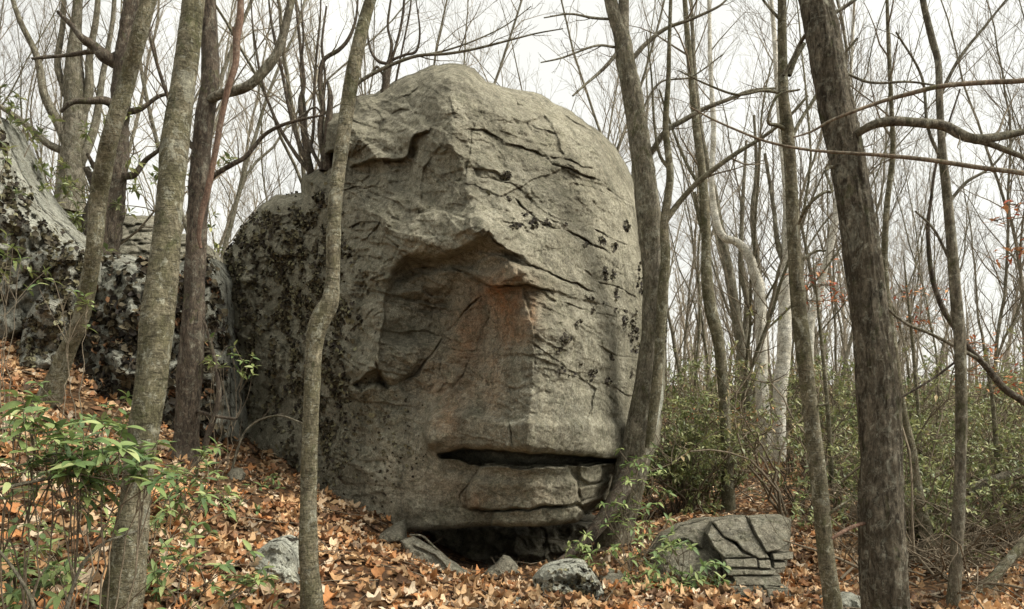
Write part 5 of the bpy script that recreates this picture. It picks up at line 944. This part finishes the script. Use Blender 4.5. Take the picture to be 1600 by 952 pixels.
# ---------------------------------------------------------------- leafy rock tripe clinging to the rocks
def tripe(parent, r_, dens, n, size, loc, seed, tilt=0.8, name='rock_tripe', cols=((0.05,0.042,0.026),(0.085,0.072,0.042),(0.035,0.028,0.02),(0.14,0.125,0.07),(0.20,0.19,0.11))):
    r = np.random.default_rng(seed); P = r_['P']; wgt = np.nan_to_num(np.clip(dens(P), 0, None)); wgt /= wgt.sum(); id_ = r.choice(len(P), n, p=wgt); V = r_['V']
    Q = r_['Q']; fn = np.cross(V[Q[:, 1]]-V[Q[:, 0]], V[Q[:, 2]]-V[Q[:, 0]]); vn = np.zeros((len(V), 3))
    for c in range(4): np.add.at(vn, Q[:, c], fn)
    nn = vn[id_]; nn /= np.linalg.norm(nn, axis=1)[:, None]+1e-9; nn = np.where((nn[:, 1] > 0)[:, None], -nn, nn)
    sh = []
    for k in range(6):
        t = np.linspace(0, 2*pi, 8)[:-1]; rad = 0.5*(1+r.uniform(-.25, .25, 7)); sh.append((np.vstack([[0, 0, 0], np.c_[np.cos(t)*rad, np.sin(t)*rad, 0.22*np.sin(t*2+k)+r.uniform(0, .2, 7)]]), np.array([[0, i+1, (i+1) % 7+1] for i in range(7)])))
    R = np.einsum('nij,njk->nik', to_frame(nn), rot_batch(r, n, tilt)); S = Soup(); sz = r.uniform(*size, n); c = np.array(cols)[r.choice(len(cols), n, p=[.3, .27, .2, .15, .08])]
    scatter(S, sh, V[id_]+nn*(sz*0.22)[:, None], R, sz, c, r); return tag(ob(name, S.mesh(name, M['tripe'], True, loc), parent), None, None, None, 'stuff')
def dens_of(spots, thr=0.0, sc=28.0, seed=1.0):
    def f(P):
        o = np.zeros(len(P))
        for x, y, rx, ry, a in spots: o = o+a*np.exp(-(((P[:, 0]-x)/rx)**2+((P[:, 1]-y)/ry)**2))
        return o*np.clip(fbm(np.c_[P[:, 0]/(sc*0.6), P[:, 1]/(sc*1.3), np.full(len(P), seed)], 4, gain=0.7)-thr+0.2, 0, 1)
    return f
tripe(boulder, rB, dens_of([(440,400,60,34,1.0),(470,470,50,60,1.0),(480,590,40,90,0.9),(380,560,34,90,0.5),(430,350,60,24,0.6),(505,350,20,50,0.5),(365,420,20,60,0.8),(520,600,16,120,0.4)], 0.12), 7500, (0.02, 0.062), LOC_B, 1)
tripe(boulder, rB, dens_of([(540,660,30,60,0.4),(600,720,20,60,0.35),(560,620,24,40,0.3),(720,600,8,30,0.0),(640,700,14,40,0.3),(520,720,20,60,0.4)], 0.25, 14.0, 5.0), 420, (0.015, 0.035), LOC_B, 2, 0.4)
CL = [(791,275,9,6,2.0),(766,303,4,4,.5),(795,311,5,5,.7),(820,334,5,5,.8),(834,349,7,6,1.5),(852,349,8,6,1.3),(805,356,9,5,.8),(978,355,6,9,1.8),(940,377,7,6,1.3),(959,387,9,6,1.3),(915,382,5,4,.6),(957,430,5,10,1.0),(963,458,4,14,1.4),(923,467,6,4,.8),(945,474,6,4,.8),(882,531,8,7,2.2),(872,545,5,7,1.4),(876,579,7,4,1.2),(892,585,6,4,1.0),(926,582,8,6,1.2),(920,593,5,5,.7),(949,598,4,7,1.2),(903,504,5,4,.7),(926,485,4,5,.5),(882,479,4,4,.4),(909,568,4,4,.5),(954,561,4,6,.8),(963,487,4,5,.7),(984,586,4,8,.7),(1000,440,8,30,.6),(1036,500,6,40,2.5),(1030,440,8,16,1.5),(945,430,5,14,.8),(975,500,5,20,.5),(990,520,8,40,.5),(1000,600,8,20,.5),(835,357,14,3,.6),(880,352,12,4,.3)]
def dens_cl(P):
    o = np.zeros(len(P))
    for x, y, rx, ry, a in CL: o = np.maximum(o, a*np.clip(1.15-((P[:, 0]-x)/rx)**2-((P[:, 1]-y)/ry)**2, 0, 1))
    return o*np.clip(0.75+1.6*perlin(np.c_[P/5.0, np.full(len(P), 7.7)]), 0, 1)
tripe(boulder, rB, dens_cl, 1000, (0.018, 0.048), LOC_B, 3, 0.8, cols=((0.045,0.038,0.027),(0.07,0.06,0.04),(0.03,0.025,0.02),(0.11,0.10,0.06),(0.16,0.15,0.10)))
tripe(rk3, r3, dens_of([(210,520,100,110,0.9),(310,540,50,160,1.0),(180,620,60,40,.6)], 0.15, 22.0, 3.0), 2900, (0.04, 0.11), np.array(rk3.location), 4, cols=((0.035,0.028,0.018),(0.06,0.05,0.03),(0.02,0.016,0.012),(0.12,0.10,0.06),(0.22,0.12,0.06)))
tripe(rk2, r2, dens_of([(110,480,40,60,1.0),(60,540,40,40,.5),(90,410,30,20,.3)], 0.15, 18.0, 2.0), 1100, (0.03, 0.07), np.array(rk2.location), 5)
tripe(rk1, r1, dens_of([(10,215,30,30,1.0),(30,300,50,60,.5),(90,370,30,30,.6),(0,420,40,40,.5)], 0.15, 18.0, 2.6), 1000, (0.03, 0.08), np.array(rk1.location), 6)
tripe(rk9, r9, dens_of([(885,925,34,26,1.0),(925,925,20,24,1.0)], 0.1, 9.0, 2.9), 300, (0.02, 0.045), np.array(rk9.location), 7)
# ---------------------------------------------------------------- near laurels, leaf by leaf
LCOL = [(0.13,0.20,0.065),(0.19,0.26,0.085),(0.09,0.145,0.055),(0.28,0.35,0.12),(0.36,0.41,0.17)]
LMESH = [[mk_mesh('leaf', V, T, M['green_leaf'], True, np.tile(np.array(c), (len(V), 1))) for c in LCOL] for V, T in LLV]
def near_laurel(label, base_px, base_D, tips, seed, leaf=(0.07, 0.11), nl=(5, 9), light=0.15, name='laurel_shrub', cat='shrub', group=None, droop=0.25):
    """tips: px, py, distance, spread px, count"""
    r = np.random.default_rng(seed); bx = (base_px-HX)/F*base_D; base = np.array([bx, base_D, float(gz(bx, base_D)[0])]); t = empty(name, base); tag(t, label, cat, group); ST = Soup(); TP, DR = [], []
    for (px, py, D, sp, n) in tips:
        hub = (W(px, py, D)); s0 = base+r.normal(0, 0.04, 3)*[1, 1, 0]; mid = (s0+hub)/2+np.array([r.normal(0, .05), r.normal(0, .05), -0.08]); hub2 = hub+np.array([0, 0, -0.05]); c = crom(np.array([s0-[0, 0, .05], mid, hub2]), 14); c = c+0.05*np.c_[fbm(c*4+seed, 2), fbm(c*4+seed+30, 2), 0*c[:, 0]]*np.sin(np.linspace(0, pi, 14))[:, None]+0.004*r.normal(0, 1, c.shape); V, Q = tube(c, np.linspace(.0045, .0022, 14), 6); ST.add(V, Q)
        for k in range(n):
            tip = hub+r.normal(0, 1, 3)*np.array([1.35*sp/F*D, sp/F*D, 1.15*sp/F*D]); zf = float(gz(tip[0], tip[1])[0])+0.05; tip[2] = max(tip[2], zf); a = c[r.integers(10, 14)]; q = np.array([a, (a+tip)/2+r.normal(0, .012, 3), tip]); q = crom(q, 6); V, Q = tube(q, np.linspace(.0035, .002, 6), 4); ST.add(V, Q); TP.append(tip); DR.append(q[-1]-q[-2]+np.array([0, 0, .03]))
    ob('stems', ST.mesh('stems', M['twig'], True, base), t); pos, dd, sz = rosettes(TP, DR, r, nl, leaf, droop); Rm = aim(dd, r, 0.5)
    for i in range(min(len(pos), 290)):
        li = r.integers(len(LMESH)); ci = r.choice(5, p=np.array([.34, .26, max(.02, .40-light), light*.6+.01, light*.4+.01])/sum([.34, .26, max(.02, .40-light), light*.6+.01, light*.4+.01])); o = bpy.data.objects.new('leaf', LMESH[li][ci]); C.objects.link(o); o.parent = t; p = pos[i]-base
        o.matrix_local = Matrix([list(Rm[i][a]*sz[i])+[float(p[a])] for a in range(3)]+[[0, 0, 0, 1]])
near_laurel('tall broad leaved laurel at the left edge with pale upright leaves', 40, 3.5, [(28,640,3.5,18,4),(62,645,3.5,16,5),(80,700,3.5,20,6),(50,700,3.5,20,6),(120,690,3.5,20,6),(15,720,3.4,20,4),(90,765,3.5,24,5),(30,780,3.5,24,5)], 401, (0.06, 0.12), (3, 6), 0.3)
near_laurel('laurel sprig spreading across the thickest left trunk at knee height', 150, 3.5, [(140,730,3.55,24,6),(185,735,3.5,24,6),(225,735,3.5,18,5),(165,700,3.6,24,6),(205,705,3.6,20,5),(240,690,3.6,10,1),(110,740,3.5,22,6)], 402, (0.065, 0.115), (5, 8), 0.15)
near_laurel('laurel sprig at the foot of the dark trunk, right of the thickest left trunk', 290, 5.6, [(270,735,5.6,24,8),(310,730,5.6,24,8),(285,770,5.4,26,9),(250,775,5.3,20,6),(330,755,5.5,16,5)], 403, (0.06, 0.10), (5, 8), 0.25)
near_laurel('low laurel sprawling over leaves in front of the whitish rock', 270, 4.4, [(240,880,4.3,22,6),(280,870,4.3,22,6),(300,900,4.3,22,6),(335,885,4.4,18,5),(370,910,4.4,22,6),(300,800,4.5,20,4)], 404, (0.055, 0.095), (5, 8), 0.2)
near_laurel('dense laurel clump filling the bottom left corner', 60, 3.9, [(20,880,3.8,28,8),(60,890,3.8,28,8),(100,900,3.8,28,8),(40,930,3.7,30,8),(120,935,3.7,28,8),(75,860,3.9,24,6),(10,830,3.9,18,4)], 405, (0.055, 0.09), (5, 9), 0.3)
near_laurel('small laurel seedling low in the leaves at the bottom edge, left of the kinked trunk', 410, 4.9, [(395,925,4.9,20,4),(425,940,4.9,16,3),(350,945,4.9,14,3)], 406, (0.05, 0.08), (4, 7), 0.3)
near_laurel('dusky laurel under the leafy lichen boulder, behind the thickest trunk', 160, 6.0, [(110,650,6.1,24,7),(150,650,6.1,26,8),(190,650,6.1,22,7),(130,680,5.9,26,8),(170,690,5.8,24,7)], 407, (0.065, 0.11), (5, 8), 0.05)
near_laurel('pale green sprig against the dark left flank of the boulder', 345, 7.3, [(345,565,7.3,16,5),(365,560,7.3,16,5),(385,568,7.3,10,3),(330,560,7.3,10,3)], 408, (0.05, 0.085), (4, 7), 0.9)
near_laurel('small green plant in the leaves just left of the kinked trunk', 425, 7.2, [(422,745,7.2,9,3),(435,752,7.2,8,3)], 409, (0.05, 0.09), (4, 7), 0.1)
near_laurel('low green sprigs scattered between dark trunk and kinked trunk', 350, 6.4, [(340,770,6.4,16,4),(370,790,6.3,16,4),(390,770,6.4,12,3),(330,800,6.1,16,4)], 410, (0.045, 0.08), (4, 7), 0.25)
near_laurel('bright laurel rosettes at the right mouth of the slot', 930, 6.8, [(905,862,6.8,12,4),(925,850,6.8,14,4),(940,868,6.8,14,4),(895,872,6.8,8,2)], 411, (0.055, 0.085), (6, 9), 0.7)
near_laurel('laurel climbing the foot of the forked trunk', 985, 6.9, [(1000,715,7.3,16,6),(985,735,7.2,16,6),(975,785,7.1,20,7),(1005,785,7.1,20,8),(965,825,7.0,18,7),(1020,740,7.2,14,5),(1010,825,7.0,22,8)], 412, (0.05, 0.085), (5, 8), 0.35)
near_laurel('bushy pale laurel between the forked trunk and the blocky ledge', 1010, 6.4, [(985,880,6.4,26,9),(1010,850,6.5,26,9),(1040,900,6.3,26,9),(1000,910,6.2,26,9),(1060,930,6.1,26,9),(1030,940,6.1,24,8)], 413, (0.05, 0.08), (4, 7), 0.55)
near_laurel('laurel leaning over the left end of the blocky ledge', 1080, 6.2, [(1060,860,6.3,20,7),(1090,885,6.2,22,8),(1060,895,6.2,20,7),(1110,915,6.1,16,6)], 414, (0.06, 0.095), (5, 8), 0.2)
near_laurel('fine leaved green shrub at the right end of the blocky ledge', 1255, 8.2, [(1245,780,8.3,12,5),(1255,800,8.2,12,5),(1240,820,8.1,10,4),(1262,765,8.3,10,3)], 415, (0.045, 0.075), (5, 8), 0.3)
near_laurel('low laurel on the slope under the pale slanting slab at far left', 10, 6.6, [(10,430,7.6,24,5),(30,410,7.7,20,4),(-10,380,7.7,24,4)], 416, (0.06, 0.1), (4, 7), 0.8)
near_laurel('pale leaved sprig in front of the leaning left trunk', 120, 6.0, [(135,465,6.2,14,3),(95,455,6.2,12,2),(110,480,6.2,18,3)], 417, (0.05, 0.09), (3, 5), 0.9)
near_laurel('low pale sprigs between the tall left laurel and the thickest trunk', 110, 4.6, [(60,800,4.6,24,6),(120,790,4.6,24,6),(160,820,4.4,20,5),(40,840,4.3,24,5)], 418, (0.05, 0.085), (4, 7), 0.5)
near_laurel('small laurel sprigs up the leafy slope behind the tall left laurel', 60, 6.2, [(30,660,6.3,24,6),(80,690,6.0,24,6),(10,700,6.0,22,5),(60,730,5.6,24,5)], 419, (0.055, 0.09), (4, 7), 0.35)
near_laurel('fine sprigs just right of the thickest trunk near the bottom edge', 250, 4.6, [(240,830,4.8,16,4),(265,815,4.8,18,5),(235,930,4.4,16,4),(290,940,4.4,20,5)], 420, (0.045, 0.075), (4, 7), 0.4)
# twigs dropped in the leaves
TS = Soup(); r = np.random.default_rng(90)
for i in range(420):
    y = r.uniform(3.6, 13); x = y*r.uniform(-.68, .68); z = float(gz(x, y)[0])+0.04; a = r.uniform(0, 6.28); P = wander((x, y, z), (math.cos(a), math.sin(a), r.normal(0, .12)), r.uniform(.15, .7), 6, r, .12); P[:, 2] = np.maximum(P[:, 2], gz(P[:, 0], P[:, 1])+0.03); V, Q = tube(P, np.linspace(r.uniform(.002, .006), .0015, 6), 4); TS.add(V, Q)
tag(ob('fallen_twigs', TS.mesh('fallen_twigs', M['twig'])), 'thin broken twigs scattered over the leaf litter', 'twigs', None, 'stuff')
loose_branch('thin dead twigs slanting through the bottom left laurel', [(-20,770,3.3,6),(40,755,3.4,5.5),(110,742,3.5,5),(160,735,3.6,4)], 'bark_grey', 91, dict(every=0.1, maxlen=0.4), name='dead_twig', cat='twig')
loose_branch('curved bare twig rising beside the thickest left trunk at bottom', [(95,985,3.4,7),(110,930,3.45,6),(130,880,3.5,5),(160,850,3.55,4.5),(190,838,3.6,4),(230,825,3.7,3)], 'bark_grey', 92, dict(every=0.1, maxlen=0.4), name='dead_twig', cat='twig')
loose_branch('forked dead twig standing in the bottom left corner', [(60,985,3.2,7),(50,940,3.2,6),(25,895,3.25,5),(-10,850,3.3,4)], 'bark_grey', 93, dict(every=0.1, maxlen=0.4), name='dead_twig', cat='twig')
loose_branch('thin arching bare twig in front of the dark foot of the boulder', [(362,735,7.4,4),(372,700,7.4,4),(385,672,7.4,3.5),(410,655,7.4,3),(440,650,7.3,3),(474,662,7.3,2.5)], 'bark_grey', 94, dict(every=0.15, maxlen=0.35), name='dead_twig', cat='twig')
loose_branch('crooked bare stem leaning at the dark cleft left of the boulder', [(320,712,7.2,11),(322,690,7.2,10),(332,660,7.2,9),(342,620,7.2,8),(338,580,7.2,6),(330,540,7.2,5),(318,500,7.2,4)], 'bark_dark', 95, dict(every=0.15, maxlen=0.6), name='bare_shrub', cat='shrub')
